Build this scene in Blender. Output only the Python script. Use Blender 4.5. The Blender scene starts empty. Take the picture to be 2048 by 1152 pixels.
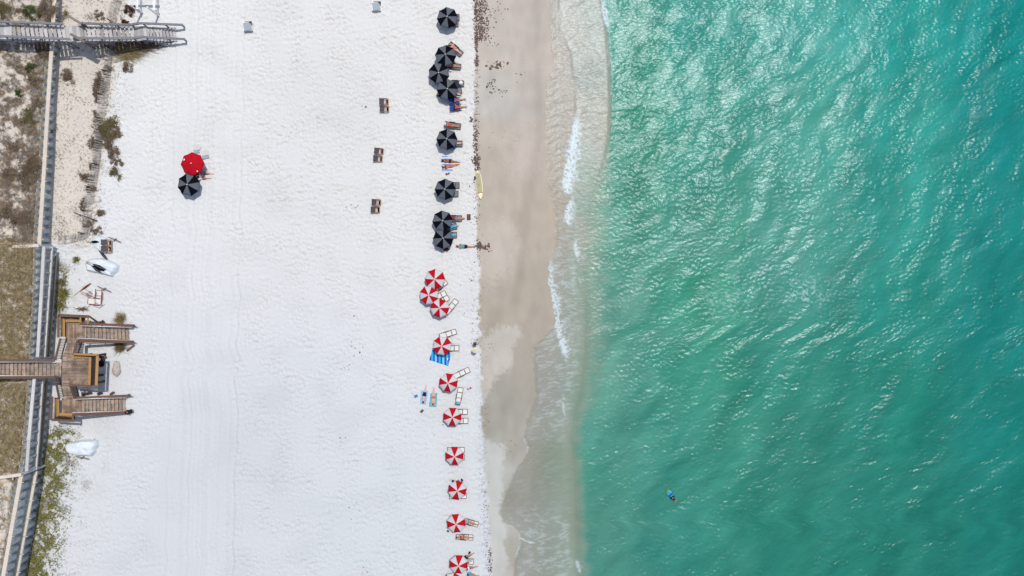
import bpy, bmesh, math, random
import numpy as np
from mathutils import Vector, Matrix

random.seed(7)
R = math.radians
scene = bpy.context.scene
COL = scene.collection

# ---------------------------------------------------------------- camera, light, exposure
H = 115.0            # flying height of the drone above the sand, metres
PX = 0.05            # metres per photo pixel on the sand
cam_data = bpy.data.cameras.new("camera")
cam = bpy.data.objects.new("camera", cam_data)
COL.objects.link(cam)
cam.location = (0, 0, H)
cam.rotation_euler = (0, 0, 0)
cam_data.sensor_width = 36.0
cam_data.lens = 18.0 / (1024 * PX / H)
cam_data.clip_start = 1.0
cam_data.clip_end = 6000.0
scene.camera = cam

SUN_DIR = Vector((0.108, 0.218, 0.970)).normalized()
world = bpy.data.worlds.new("World")
scene.world = world
world.use_nodes = True
wn = world.node_tree
wn.nodes.clear()
wo = wn.nodes.new("ShaderNodeOutputWorld")
wb = wn.nodes.new("ShaderNodeBackground")
ws = wn.nodes.new("ShaderNodeTexSky")
ws.sky_type = 'NISHITA'
ws.sun_disc = False
ws.sun_elevation = math.asin(SUN_DIR.z)
ws.sun_rotation = math.atan2(SUN_DIR.x, SUN_DIR.y)
ws.dust_density = 2.0
wb.inputs["Strength"].default_value = 0.13
wn.links.new(ws.outputs[0], wb.inputs[0])
wn.links.new(wb.outputs[0], wo.inputs[0])

sun_data = bpy.data.lights.new("sun", 'SUN')
sun_data.energy = 3.3
sun_data.angle = R(0.55)
sun_data.color = (1.0, 0.965, 0.92)
sun = bpy.data.objects.new("sun", sun_data)
COL.objects.link(sun)
sun.rotation_euler = (-SUN_DIR).to_track_quat('-Z', 'Y').to_euler()
sun.location = (20, 40, 200)

scene.view_settings.view_transform = 'Standard'
scene.view_settings.look = 'None'
scene.view_settings.exposure = 0.0
scene.view_settings.gamma = 1.0
scene.view_settings.use_curve_mapping = False
scene.render.engine = 'CYCLES'
try:
    scene.cycles.max_bounces = 6
    scene.cycles.transparent_max_bounces = 6
    scene.cycles.sample_clamp_direct = 0
except Exception:
    pass

GAIN = np.array([1.49, 1.50, 1.56])   # sunlit horizontal surface: picture value = base colour * GAIN


def P(px, py, z=0.0):
    """The point at height z that the photo shows at pixel (px, py)."""
    k = PX * (1 - z / H)
    return Vector(((px - 1024) * k, (576 - py) * k, z))


def lin(c):
    c = np.asarray(c, dtype=float) / 255.0
    return np.where(c <= 0.04045, c / 12.92, ((c + 0.055) / 1.055) ** 2.4)


def sl(a, b, x):
    t = np.clip((x - a) / (b - a), 0, 1)
    return t * t * (3 - 2 * t)


# ---------------------------------------------------------------- materials
def new_mat(name):
    m = bpy.data.materials.new(name)
    m.use_nodes = True
    nt = m.node_tree
    b = nt.nodes["Principled BSDF"]
    return m, nt, b


def mat(name, col, rough=0.6, var=0.0, noise=0.0, nscale=6.0, metallic=0.0, spec=0.3,
        bump=0.0, bscale=30.0, stretch=(1, 1, 1), emit=None):
    """Principled paint/wood/cloth with grain: var = per-piece change, noise = mottling."""
    m, nt, b = new_mat(name)
    b.inputs["Roughness"].default_value = rough
    b.inputs["Metallic"].default_value = metallic
    b.inputs["Specular IOR Level"].default_value = spec
    b.inputs["Base Color"].default_value = (*col, 1)
    last = None
    if var or noise:
        tc = nt.nodes.new("ShaderNodeNewGeometry")
        mp = nt.nodes.new("ShaderNodeMapping")
        mp.inputs["Scale"].default_value = stretch
        nt.links.new(tc.outputs["Position"], mp.inputs["Vector"])
        nz = nt.nodes.new("ShaderNodeTexNoise")
        nz.inputs["Scale"].default_value = nscale
        nz.inputs["Detail"].default_value = 4
        nz.inputs["Roughness"].default_value = 0.65
        nt.links.new(mp.outputs[0], nz.inputs["Vector"])
        mr = nt.nodes.new("ShaderNodeMapRange")
        mr.inputs["From Min"].default_value = 0.25
        mr.inputs["From Max"].default_value = 0.75
        mr.inputs["To Min"].default_value = 1 - noise
        mr.inputs["To Max"].default_value = 1 + noise
        nt.links.new(nz.outputs["Fac"], mr.inputs["Value"])
        oi = nt.nodes.new("ShaderNodeObjectInfo")
        mv = nt.nodes.new("ShaderNodeMapRange")
        mv.inputs["To Min"].default_value = 1 - var
        mv.inputs["To Max"].default_value = 1 + var
        nt.links.new(oi.outputs["Random"], mv.inputs["Value"])
        mu = nt.nodes.new("ShaderNodeMath")
        mu.operation = 'MULTIPLY'
        nt.links.new(mr.outputs[0], mu.inputs[0])
        nt.links.new(mv.outputs[0], mu.inputs[1])
        sc = nt.nodes.new("ShaderNodeVectorMath")
        sc.operation = 'SCALE'
        sc.inputs[0].default_value = col
        nt.links.new(mu.outputs[0], sc.inputs["Scale"])
        nt.links.new(sc.outputs[0], b.inputs["Base Color"])
        if bump:
            bp = nt.nodes.new("ShaderNodeBump")
            bp.inputs["Strength"].default_value = bump
            bp.inputs["Distance"].default_value = 0.02
            nt.links.new(nz.outputs["Fac"], bp.inputs["Height"])
            nt.links.new(bp.outputs[0], b.inputs["Normal"])
    return m


def stripe_mat(name, cols, n, axis=0, rough=0.85):
    """Printed stripes across a cloth, from its Generated coordinates."""
    m, nt, b = new_mat(name)
    b.inputs["Roughness"].default_value = rough
    b.inputs["Specular IOR Level"].default_value = 0.1
    tc = nt.nodes.new("ShaderNodeTexCoord")
    sp = nt.nodes.new("ShaderNodeSeparateXYZ")
    nt.links.new(tc.outputs["Generated"], sp.inputs[0])
    mu = nt.nodes.new("ShaderNodeMath")
    mu.operation = 'MULTIPLY'
    mu.inputs[1].default_value = n
    nt.links.new(sp.outputs[axis], mu.inputs[0])
    fr = nt.nodes.new("ShaderNodeMath")
    fr.operation = 'FRACT'
    nt.links.new(mu.outputs[0], fr.inputs[0])
    cr = nt.nodes.new("ShaderNodeValToRGB")
    cr.color_ramp.interpolation = 'CONSTANT'
    el = cr.color_ramp.elements
    while len(el) < len(cols):
        el.new(0.5)
    for i, c in enumerate(cols):
        el[i].position = i / len(cols)
        el[i].color = (*c, 1)
    nt.links.new(fr.outputs[0], cr.inputs[0])
    nt.links.new(cr.outputs[0], b.inputs["Base Color"])
    return m


def cloth_mat(name, col, trans=0.12, rough=0.8):
    """Thin fabric that lets a little light through."""
    m, nt, b = new_mat(name)
    b.inputs["Base Color"].default_value = (*col, 1)
    b.inputs["Roughness"].default_value = rough
    b.inputs["Specular IOR Level"].default_value = 0.04
    out = nt.nodes["Material Output"]
    tr = nt.nodes.new("ShaderNodeBsdfTranslucent")
    tr.inputs[0].default_value = (*col, 1)
    mx = nt.nodes.new("ShaderNodeMixShader")
    mx.inputs[0].default_value = trans
    nz = nt.nodes.new("ShaderNodeTexNoise")
    nz.inputs["Scale"].default_value = 5.0
    bp = nt.nodes.new("ShaderNodeBump")
    bp.inputs["Strength"].default_value = 0.35
    bp.inputs["Distance"].default_value = 0.05
    g = nt.nodes.new("ShaderNodeNewGeometry")
    nt.links.new(g.outputs["Position"], nz.inputs["Vector"])
    nt.links.new(nz.outputs["Fac"], bp.inputs["Height"])
    nt.links.new(bp.outputs[0], b.inputs["Normal"])
    nt.links.new(b.outputs[0], mx.inputs[1])
    nt.links.new(tr.outputs[0], mx.inputs[2])
    nt.links.new(mx.outputs[0], out.inputs[0])
    return m


M = {}
M['grey_wood'] = mat('weathered_grey_wood', (0.37, 0.36, 0.35), 0.85, 0.30, 0.3, 5, stretch=(1, 3, 1))
M['grey_rail'] = mat('weathered_rail_wood', (0.155, 0.155, 0.175), 0.85, 0.10, 0.25, 6)
M['guard'] = mat('brownish_guard_board', (0.17, 0.145, 0.13), 0.85, 0.25, 0.25, 6)
M['deck_wood'] = mat('worn_brown_decking', (0.245, 0.172, 0.122), 0.8, 0.30, 0.72, 1.3)
M['tread_wood'] = mat('sandy_stair_board', (0.27, 0.21, 0.165), 0.85, 0.2, 0.55, 2.2)
M['rail_wood'] = mat('brown_rail_board', (0.125, 0.060, 0.037), 0.75, 0.10, 0.2, 6)
M['old_rail'] = mat('dull_brown_board', (0.115, 0.070, 0.048), 0.8, 0.12, 0.25, 6)
M['new_wood'] = mat('yellow_bench_board', (0.33, 0.185, 0.060), 0.7, 0.12, 0.2, 7)
M['dark_wood'] = mat('dark_post_wood', (0.055, 0.035, 0.028), 0.85, 0.1, 0.2, 6)
M['metal_rail'] = mat('galvanised_handrail', (0.62, 0.62, 0.64), 0.45, 0.03, 0.05, metallic=0.3)
M['pale_beam'] = mat('sun_bleached_beam', (0.52, 0.46, 0.39), 0.85, 0.06, 0.14, 5)
M['grey_beam'] = mat('pale_grey_waler', (0.46, 0.45, 0.43), 0.85, 0.06, 0.16, 5)
M['olive_beam'] = mat('olive_brown_waler', (0.20, 0.165, 0.12), 0.85, 0.06, 0.2, 5)
M['pile'] = mat('blue_grey_sheet_pile', (0.42, 0.465, 0.485), 0.6, 0.18, 0.3, 2.5, spec=0.35)
M['soil'] = mat('dune_soil', (0.19, 0.155, 0.105), 0.9, 0.15, 0.6, 4)
M['slat'] = mat('grey_fence_slat', (0.40, 0.37, 0.335), 0.9, 0.3, 0.2, 6)
M['black_cloth'] = cloth_mat('black_canopy_cloth', (0.0035, 0.004, 0.007), 0.04)
M['grey_cloth'] = cloth_mat('grey_canopy_cloth', (0.105, 0.117, 0.138), 0.10)
M['red_cloth'] = cloth_mat('red_canopy_cloth', (0.43, 0.008, 0.018), 0.18)
M['maroon_cloth'] = cloth_mat('maroon_canopy_cloth', (0.20, 0.014, 0.020), 0.05)
M['white_cloth'] = cloth_mat('white_canopy_cloth', (0.58, 0.58, 0.575), 0.22)
M['pole'] = mat('varnished_pole', (0.35, 0.22, 0.11), 0.5)
M['finial'] = mat('white_finial', (0.8, 0.76, 0.66), 0.4)
M['charcoal_sling'] = mat('charcoal_sling', (0.085, 0.078, 0.085), 0.85, 0.1, 0.15, 9)
M['grey_sling'] = mat('grey_sling', (0.15, 0.155, 0.17), 0.85, 0.1, 0.15, 9)
M['white_sling'] = mat('white_sling', (0.60, 0.60, 0.585), 0.85, 0.03, 0.06, 9)
M['blue_sling'] = mat('blue_sling', (0.02, 0.07, 0.42), 0.8, 0.05, 0.1, 9)
M['orange_wood'] = mat('orange_brown_frame', (0.30, 0.115, 0.045), 0.6, 0.12, 0.2, 8)
M['brown_frame'] = mat('dark_brown_frame', (0.085, 0.040, 0.028), 0.6, 0.12, 0.2, 8)
M['red_wood'] = mat('red_brown_frame', (0.23, 0.060, 0.035), 0.6, 0.12, 0.2, 8)
M['black_frame'] = mat('black_frame', (0.02, 0.018, 0.018), 0.6)
M['tarp'] = mat('white_tarpaulin', (0.56, 0.61, 0.645), 0.45, 0.02, 0.08, 2.2, bump=0.5)
M['white_paint'] = mat('white_paint', (0.76, 0.76, 0.75), 0.5, 0.02, 0.04, 5)
M['bin_lid'] = mat('blue_grey_lid', (0.25, 0.29, 0.325), 0.55, 0.02, 0.08, 4)
M['black_rubber'] = mat('black_rubber', (0.012, 0.012, 0.016), 0.6)
M['stone'] = mat('sandy_sack_cloth', (0.42, 0.37, 0.325), 0.9, 0, 0.3, 3.0, bump=0.6)
M['rope'] = mat('dark_wire', (0.10, 0.09, 0.08), 0.8)
M['skin'] = mat('tanned_skin', (0.36, 0.17, 0.10), 0.55, 0, 0.06, 12)
M['skin_pale'] = mat('fair_skin', (0.55, 0.32, 0.235), 0.55, 0, 0.06, 12)
M['skin_dark'] = mat('brown_skin', (0.22, 0.085, 0.04), 0.5, 0, 0.06, 12)
M['eye'] = mat('eye', (0.02, 0.015, 0.012), 0.3)
M['lip'] = mat('lip', (0.32, 0.09, 0.07), 0.5)
for n_, c_ in dict(dark_hair=(0.016, 0.012, 0.010), brown_hair=(0.09, 0.045, 0.022), blond_hair=(0.36, 0.24, 0.10),
                   navy=(0.012, 0.016, 0.05), black=(0.012, 0.012, 0.014), white=(0.72, 0.72, 0.71), pink=(0.58, 0.08, 0.10),
                   rose=(0.60, 0.22, 0.22), turquoise=(0.05, 0.36, 0.55), light_blue=(0.20, 0.42, 0.62), coral=(0.52, 0.10, 0.085),
                   teal_grey=(0.12, 0.24, 0.24), grey=(0.16, 0.165, 0.18), wine=(0.19, 0.035, 0.04), blue=(0.02, 0.12, 0.42),
                   olive=(0.10, 0.10, 0.05), pale_grey=(0.42, 0.43, 0.44), straw=(0.60, 0.52, 0.36), red=(0.45, 0.02, 0.02),
                   sky=(0.03, 0.24, 0.52)).items():
    M[n_] = mat(n_ + '_fabric', c_, 0.8, 0, 0.08, 14, spec=0.15)


# ---------------------------------------------------------------- objects, things, parts
def tag(o, label=None, cat=None, group=None, kind=None):
    if label: o["label"] = label
    if cat: o["category"] = cat
    if group: o["group"] = group
    if kind: o["kind"] = kind
    return o


def obj(name, me, parent=None, material=None):
    o = bpy.data.objects.new(name, me)
    COL.objects.link(o)
    if parent is not None:
        o.parent = parent
    if material is not None:
        if not me.materials:
            me.materials.append(None)
        o.material_slots[0].link = 'OBJECT'
        o.material_slots[0].material = material
    return o


def thing(name, loc, label, cat, group=None, rz=0.0):
    o = bpy.data.objects.new(name, None)
    o.empty_display_size = 0.2
    COL.objects.link(o)
    o.location = loc
    o.rotation_euler = (0, 0, rz)
    return tag(o, label, cat, group)


def copy_tree(o, parent=None):
    c = o.copy()
    COL.objects.link(c)
    c.parent = parent
    for ch in [k for k in o.children]:
        copy_tree(ch, c)
    return c


def mesh_np(name, v, f, smooth=True):
    me = bpy.data.meshes.new(name)
    v = np.asarray(v, dtype=np.float32)
    f = np.asarray(f, dtype=np.int32)
    me.vertices.add(len(v))
    me.vertices.foreach_set("co", v.ravel())
    k = f.shape[1]
    me.loops.add(f.size)
    me.loops.foreach_set("vertex_index", f.ravel())
    me.polygons.add(len(f))
    me.polygons.foreach_set("loop_start", np.arange(0, f.size, k, dtype=np.int32))
    me.polygons.foreach_set("use_smooth", np.full(len(f), smooth))
    me.update(calc_edges=True)
    me.validate()
    return me


def mesh_bm(name, bm, smooth=False):
    me = bpy.data.meshes.new(name)
    bm.normal_update()
    bm.to_mesh(me)
    bm.free()
    if smooth:
        me.polygons.foreach_set("use_smooth", np.ones(len(me.polygons), dtype=bool))
    return me


def unit_board():
    bm = bmesh.new()
    bmesh.ops.create_cube(bm, size=1.0)
    return mesh_bm("board", bm)


BOARD = unit_board()
BOARD.materials.append(None)


def frame_matrix(a, b, w, t, up=Vector((0, 0, 1))):
    """Transform that turns the unit cube into a board from a to b, w wide, t thick."""
    d = (b - a)
    L = d.length
    x = d.normalized()
    y = up.cross(x)
    if y.length < 1e-4:
        y = Vector((0, 1, 0)).cross(x)
    y.normalize()
    z = x.cross(y)
    m = Matrix((x * L, y * w, z * t)).transposed().to_4x4()
    m.translation = (a + b) * 0.5
    return m


def board(name, a, b, w, t, material, parent=None, up=Vector((0, 0, 1)), me=None):
    """One straight timber; a and b are world points (root things are unrotated)."""
    a, b = Vector(a), Vector(b)
    if parent is not None:
        off = parent.location
        a, b = a - off, b - off
    o = obj(name, me or BOARD, parent, material)
    o.matrix_local = frame_matrix(a, b, w, t, up)
    return o


def tube_mesh(name, pts, r, n=8, caps=True):
    """Tube through points, radius number or list."""
    bm = bmesh.new()
    pts = [Vector(p) for p in pts]
    rs = r if isinstance(r, (list, tuple)) else [r] * len(pts)
    rings = []
    for i, p in enumerate(pts):
        d = (pts[min(i + 1, len(pts) - 1)] - pts[max(i - 1, 0)]).normalized()
        s = d.orthogonal().normalized() if not rings else None
        if s is None:
            s = (prev - d * prev.dot(d)).normalized()
        prev = s
        u = d.cross(s)
        rings.append([bm.verts.new(p + (s * math.cos(2 * math.pi * k / n) + u * math.sin(2 * math.pi * k / n)) * rs[i]) for k in range(n)])
    for a, b in zip(rings, rings[1:]):
        for k in range(n):
            bm.faces.new((a[k], a[(k + 1) % n], b[(k + 1) % n], b[k]))
    if caps:
        bm.faces.new(rings[0][::-1])
        bm.faces.new(rings[-1])
    return mesh_bm(name, bm, True)


# ---------------------------------------------------------------- noise fields
def field(ny, nx, d, lmin, lmax, seed, power=0.0, theta=None, spread=2.0, iso=0.15):
    """Band passed random field on a grid of spacing d, unit variance; theta = direction of travel."""
    rng = np.random.default_rng(seed)
    w = np.fft.rfft2(rng.standard_normal((ny, nx)))
    ky = np.fft.fftfreq(ny, d)[:, None]
    kx = np.fft.rfftfreq(nx, d)[None, :]
    k = np.sqrt(kx * kx + ky * ky) + 1e-9
    lo, hi = 1 / lmax, 1 / lmin
    a = 1 / (1 + (lo / k) ** 6) / (1 + (k / hi) ** 6) * k ** (-power)
    if theta is not None:
        ang = np.arctan2(ky, kx)
        a = a * (iso + np.abs(np.cos(ang - theta)) ** (2 * spread))
    a[0, 0] = 0
    h = np.fft.irfft2(w * a, s=(ny, nx))
    return h / (h.std() + 1e-12)


def line_x(pts, y):
    p = np.asarray(pts, dtype=float)
    return np.interp(y, p[:, 1], p[:, 0])


def idw(points, X, Y, power=3.0, soft=30.0):
    """Smooth blend of colours given at photo positions."""
    acc = np.zeros(X.shape + (3,))
    ws_ = np.zeros(X.shape)
    for (x, y, c) in points:
        w = 1.0 / ((X - x) ** 2 + (Y - y) ** 2 + soft ** 2) ** (power / 2)
        acc += w[..., None] * lin(c)
        ws_ += w
    return acc / ws_[..., None]


def poly_dist(poly, X, Y):
    """Signed distance (inside positive) to a polygon, in px."""
    p = np.asarray(poly, dtype=float)
    inside = np.zeros(X.shape, dtype=bool)
    dist = np.full(X.shape, 1e9)
    n = len(p)
    for i in range(n):
        x1, y1 = p[i]
        x2, y2 = p[(i + 1) % n]
        cond = ((y1 > Y) != (y2 > Y))
        xi = (x2 - x1) * (Y - y1) / (y2 - y1 + 1e-12) + x1
        inside ^= cond & (X < xi)
        dx, dy = x2 - x1, y2 - y1
        t = np.clip(((X - x1) * dx + (Y - y1) * dy) / (dx * dx + dy * dy), 0, 1)
        dist = np.minimum(dist, np.hypot(X - x1 - t * dx, Y - y1 - t * dy))
    return np.where(inside, dist, -dist)


def pline_dist(pts, X, Y):
    """Distance to an open polyline and position along it 0..1."""
    dist = np.full(X.shape, 1e9)
    par = np.zeros(X.shape)
    n = len(pts) - 1
    for i in range(n):
        (x1, y1), (x2, y2) = pts[i][:2], pts[i + 1][:2]
        dx, dy = x2 - x1, y2 - y1
        t = np.clip(((X - x1) * dx + (Y - y1) * dy) / (dx * dx + dy * dy + 1e-9), 0, 1)
        d = np.hypot(X - x1 - t * dx, Y - y1 - t * dy)
        m = d < dist
        dist = np.where(m, d, dist)
        par = np.where(m, (i + t) / n, par)
    return dist, par


# ---------------------------------------------------------------- lines of the place (photo px)
DRY = [(945, -400), (947, 0), (950, 100), (948, 250), (952, 350), (955, 500), (958, 560), (958, 650), (962, 750), (965, 850), (968, 950), (975, 1050), (982, 1152), (990, 1500)]
SWASH = [(1098, -400), (1098, 0), (1102, 50), (1101, 90), (1107, 125), (1090, 175), (1086, 230), (1090, 280), (1092, 350), (1108, 430), (1110, 480), (1103, 505), (1095, 535), (1097, 570), (1104, 600), (1109, 650),
         (1085, 672), (1064, 695), (1066, 740), (1069, 797), (1051, 842), (1045, 876), (1054, 898), (1048, 916), (1031, 935), (1016, 971), (1001, 1008), (996, 1026), (1003, 1045), (1020, 1052), (1035, 1066), (1038, 1087), (1027, 1118), (1025, 1152), (1025, 1500)]
GREEN = [(1200, -400), (1205, 0), (1213, 50), (1220, 130), (1221, 200), (1220, 260), (1212, 310), (1196, 360), (1182, 430), (1172, 500), (1170, 560), (1176, 620), (1174, 700), (1165, 780), (1150, 840), (1148, 900), (1152, 953), (1155, 1014), (1156, 1075), (1161, 1152), (1165, 1500)]
BREAK = [(1112, -400), (1120, 60), (1142, 100), (1150, 160), (1153, 220), (1147, 270), (1140, 320), (1132, 365), (1143, 390), (1134, 430), (1148, 470), (1152, 520), (1158, 560), (1160, 620), (1150, 700), (1140, 760), (1130, 830), (1142, 870), (1149, 910), (1153, 960), (1156, 1150), (1160, 1500)]
WALL_U = [(124, -130), (121, 0), (117, 120), (111, 220), (109, 320), (104, 420), (101, 489)]
WALL_M = [(113, 490), (110, 600), (105, 690), (98, 800), (89, 900), (82, 932)]
WALL_L = [(84, 933), (76, 975), (69, 1050), (49, 1152), (26, 1275)]


def wall_x(y):
    return np.where(y < 489.5, line_x(WALL_U, y), np.where(y < 932.5, line_x(WALL_M, y), line_x(WALL_L, y)))


def wall_top(y):
    return np.where(y < 489.5, np.interp(y, [0, 120, 300, 489], [2.3, 2.6, 3.2, 3.7]), np.where(y < 932.5, 5.0, 5.8))


def walk_z(x):
    """Brown walkway tread height at world px x."""
    return 3.4 + np.clip((146 - x) / 8.3, 0, 30) * 0.175


def ground_z(X, Y):
    """Height of the ground at world px (X, Y), without the fine relief."""
    wx = wall_x(Y)
    wt = wall_top(Y)
    up = Y < 489.5
    ub = sl(512, 472, Y)
    low = 0.7 * (1 - sl(120, 232, X)) * ub + 0.25 * (1 - sl(90, 200, X)) * (1 - ub)
    inland = np.clip((wx - X) / 90.0, 0, 2.0)
    rise = np.where(up, 1.6 * sl(300, 40, Y) + 0.4, 0.25)
    high = wt - 0.12 + inland * rise
    trench = (Y > 712) & (Y < 758)
    high = np.where(trench, np.minimum(high, walk_z(X) - 0.55), high)
    t = sl(wx - 4.5, wx - 7.5, X)
    z = low + (high - low) * t
    dry = line_x(DRY, Y)
    z = z - 0.10 * sl(dry - 4, dry + 3, X)
    g = X - dry
    z = z - np.clip(g, 0, 170) / 170 * 0.80
    z = z - np.clip(g - 170, 0, 100) / 100 * 0.75
    z = z - np.clip(g - 270, 0, 2000) / 2000 * 4
    return z


SEA_Z = -0.86


# ---------------------------------------------------------------- ground
def axis(lo, hi, step, far_lo, far_hi):
    core = np.arange(lo, hi + 0.1, step)
    a, d = [], step
    x = lo
    while x > far_lo:
        d *= 1.6
        x -= d
        a.append(x)
    b, d = [], step
    x = hi
    while x < far_hi:
        d *= 1.6
        x += d
        b.append(x)
    return np.array(a[::-1]), core, np.array(b)


TOWELS = [[(884, 312), (904, 314), (906, 343), (885, 344)], [(865, 699), (903.5, 706), (896, 732), (858.5, 720)],
          [(842, 781), (856.5, 781), (852, 809), (840, 808)], [(861, 786), (875, 786), (873, 814), (858, 813)]]


def build_ground():
    xl, xc, xr = axis(-180, 1262, 2.0, -30000, 30000)
    yl, yc, yr = axis(-110, 1262, 2.0, -30000, 30000)
    xs = np.concatenate([xl, xc, xr])
    ys = np.concatenate([yl, yc, yr])
    ny, nx = len(ys), len(xs)
    X, Y = np.meshgrid(xs, ys)
    Z = ground_z(X, np.clip(Y, -400, 1500))
    cy, cx = slice(len(yl), len(yl) + len(yc)), slice(len(xl), len(xl) + len(xc))
    Xc, Yc = X[cy, cx], Y[cy, cx]
    n0, n1 = Xc.shape
    wx = wall_x(Yc)
    dry = line_x(DRY, Yc) + field(n0, n1, 2, 20, 120, 3) * 2.0 + field(n0, n1, 2, 6, 20, 31) * 1.0
    is_dry = 1 - sl(dry - 3, dry + 4, Xc)
    # footprints and scuffs in the dry sand, flattened by a tractor in a strip
    foot = field(n0, n1, 0.1, 0.38, 1.0, 11, 0.5, theta=R(62), spread=1.0, iso=0.55)
    foot = np.where(foot < 0, foot * 1.3, foot * 0.7)
    foot2 = field(n0, n1, 0.1, 0.22, 0.45, 12)
    big = field(n0, n1, 0.1, 4, 14, 13)
    amp = 0.75 + 0.25 * field(n0, n1, 0.1, 3, 9, 14)
    groom = sl(290 - 0.05 * (Yc - 900), 330 - 0.05 * (Yc - 900), Xc) * (1 - sl(430 + (1152 - Yc) * 0.03, 480 + (1152 - Yc) * 0.03, Xc))
    groom = groom * (0.45 + 0.55 * sl(350, 800, Yc))
    track = np.zeros_like(Xc)
    rng = np.random.default_rng(5)
    wob = field(n0, 8, 2, 60, 400, 9)[:, :1] * 2.0
    for i in range(46):
        x0 = rng.uniform(300, 500)
        track += rng.uniform(-1, 1) * np.exp(-((Xc - x0 - wob + (Yc - 600) * 0.02) / 2.2) ** 2)
    track *= sl(285, 320, Xc) * (1 - sl(470, 510, Xc))
    rip = (foot * 0.042 + foot2 * 0.040) * np.clip(amp, 0.3, 1.4) * (1 - 0.65 * groom)
    rip = rip * (0.72 + 0.28 * sl(800, 300, Yc))
    rip += track * 0.050
    low_beach = sl(wx + 2, wx + 12, Xc) * is_dry
    for q in TOWELS:                              # people smooth the sand before they lie down
        low_beach = low_beach * (1 - 0.93 * sl(-6, 1, poly_dist(q, Xc, Yc)))
    Z[cy, cx] += low_beach * (rip + big * 0.018)
    dune = 1 - sl(wx - 8, wx - 5, Xc)
    dn = field(n0, n1, 0.1, 0.4, 2.0, 21, 1.0)
    Z[cy, cx] += dune * dn * 0.07
    wetness = (1 - is_dry)
    Z[cy, cx] += wetness * (field(n0, n1, 0.1, 0.3, 1.4, 22) * 0.0018 + field(n0, n1, 0.1, 2, 10, 23) * 0.006)
    # ---- ground colours: dry quartz sand, wet sand, cream terrace, dune litter
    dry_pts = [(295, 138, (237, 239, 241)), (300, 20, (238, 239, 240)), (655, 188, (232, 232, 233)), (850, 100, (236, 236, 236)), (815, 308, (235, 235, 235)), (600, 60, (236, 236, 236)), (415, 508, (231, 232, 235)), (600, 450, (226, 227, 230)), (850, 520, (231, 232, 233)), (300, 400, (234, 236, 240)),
               (250, 700, (226, 229, 234)), (615, 788, (219, 223, 230)), (405, 908, (217, 221, 228)), (815, 908, (221, 226, 231)), (900, 720, (226, 229, 233)), (315, 1088, (215, 220, 226)), (750, 1050, (214, 220, 226)), (930, 1080, (219, 225, 230)), (150, 1000, (224, 227, 231))]  # greyer and bluer lower down: cloud shade painted into the dry sand
    wet_pts = [(1010, 66, (200, 191, 183)), (1060, 60, (196, 187, 178)), (1085, 60, (193, 184, 175)), (1110, 100, (204, 194, 183)), (970, 130, (203, 195, 184)), (1000, 200, (196, 192, 186)), (1070, 206, (192, 183, 175)), (1120, 240, (199, 188, 176)), (980, 270, (196, 186, 175)),
               (995, 326, (191, 180, 168)), (1060, 330, (190, 179, 168)), (1115, 330, (197, 185, 172)), (985, 420, (193, 182, 170)), (1060, 450, (187, 176, 163)), (1110, 450, (192, 179, 164)), (985, 520, (196, 186, 176)),
               (990, 576, (184, 175, 163)), (1050, 560, (181, 171, 158)), (1095, 560, (184, 173, 160)), (980, 630, (177, 168, 153)), (1060, 640, (180, 171, 158)), (1030, 720, (178, 171, 160)), (995, 806, (166, 165, 155)), (1045, 770, (172, 166, 155)),
               (985, 850, (166, 165, 155)), (1020, 900, (172, 168, 158)), (985, 966, (198, 200, 199)), (975, 920, (198, 199, 197)), (985, 1040, (198, 200, 197)), (1010, 1000, (168, 166, 156)), (1015, 1110, (172, 168, 158)), (985, 1130, (200, 200, 195)), (1100, 900, (170, 168, 152)), (1100, 1100, (172, 172, 158))]
    cs = 6  # colour maps at low resolution, then sampled
    gx, gy = np.meshgrid(np.arange(-200, 1290, cs), np.arange(-130, 1290, cs))

    def up(cmap):
        fx = (Xc + 200) / cs
        fy = (Yc + 130) / cs
        ix = np.clip(fx.astype(int), 0, cmap.shape[1] - 2)
        iy = np.clip(fy.astype(int), 0, cmap.shape[0] - 2)
        tx = (fx - ix)[..., None]
        ty = (fy - iy)[..., None]
        return (cmap[iy, ix] * (1 - tx) + cmap[iy, ix + 1] * tx) * (1 - ty) + (cmap[iy + 1, ix] * (1 - tx) + cmap[iy + 1, ix + 1] * tx) * ty
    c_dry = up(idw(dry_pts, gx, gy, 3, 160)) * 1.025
    c_wet = up(idw(wet_pts, gx, gy, 3.4, 26))
    # paler, half dried tongues on the wet sand
    e1 = field(n0, n1, 0.1, 0.6, 4, 41) * 5 + field(n0, n1, 0.1, 3, 9, 42) * 7
    tongues = [([(955, 655), (975, 668), (1005, 660), (1036, 658), (1034, 690), (1018, 720), (1000, 745), (985, 770), (968, 800), (955, 800)], (201, 196, 187), 9, .85),
               ([(1030, 250), (1074, 245), (1073, 330), (1060, 352), (1020, 345), (1015, 300)], (206, 195, 186), 22, .6),
               ([(960, 470), (1000, 440), (1042, 452), (1038, 500), (1012, 545), (985, 565), (960, 540)], (205, 195, 185), 18, .7),
               ([(950, 880), (1012, 885), (1016, 905), (1008, 960), (1000, 1005), (998, 1048), (1012, 1060), (1015, 1100), (1004, 1152), (1000, 1300), (950, 1300)], (199, 201, 198), 4, .95),
               ([(950, 130), (1010, 150), (1015, 215), (960, 225)], (199, 196, 191), 14, .5),
               ([(955, 820), (1000, 800), (1010, 860), (985, 870), (958, 875)], (166, 163, 153), 10, .75)]
    for poly, c, edge, s in tongues:
        d = poly_dist(poly, Xc, Yc) + e1 * 0.55 + field(n0, n1, 0.1, 0.25, 1.0, 52) * edge * 0.25
        t = (sl(-edge, edge, d) * s)[..., None]
        c_wet = c_wet * (1 - t) + lin(c) * t
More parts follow.
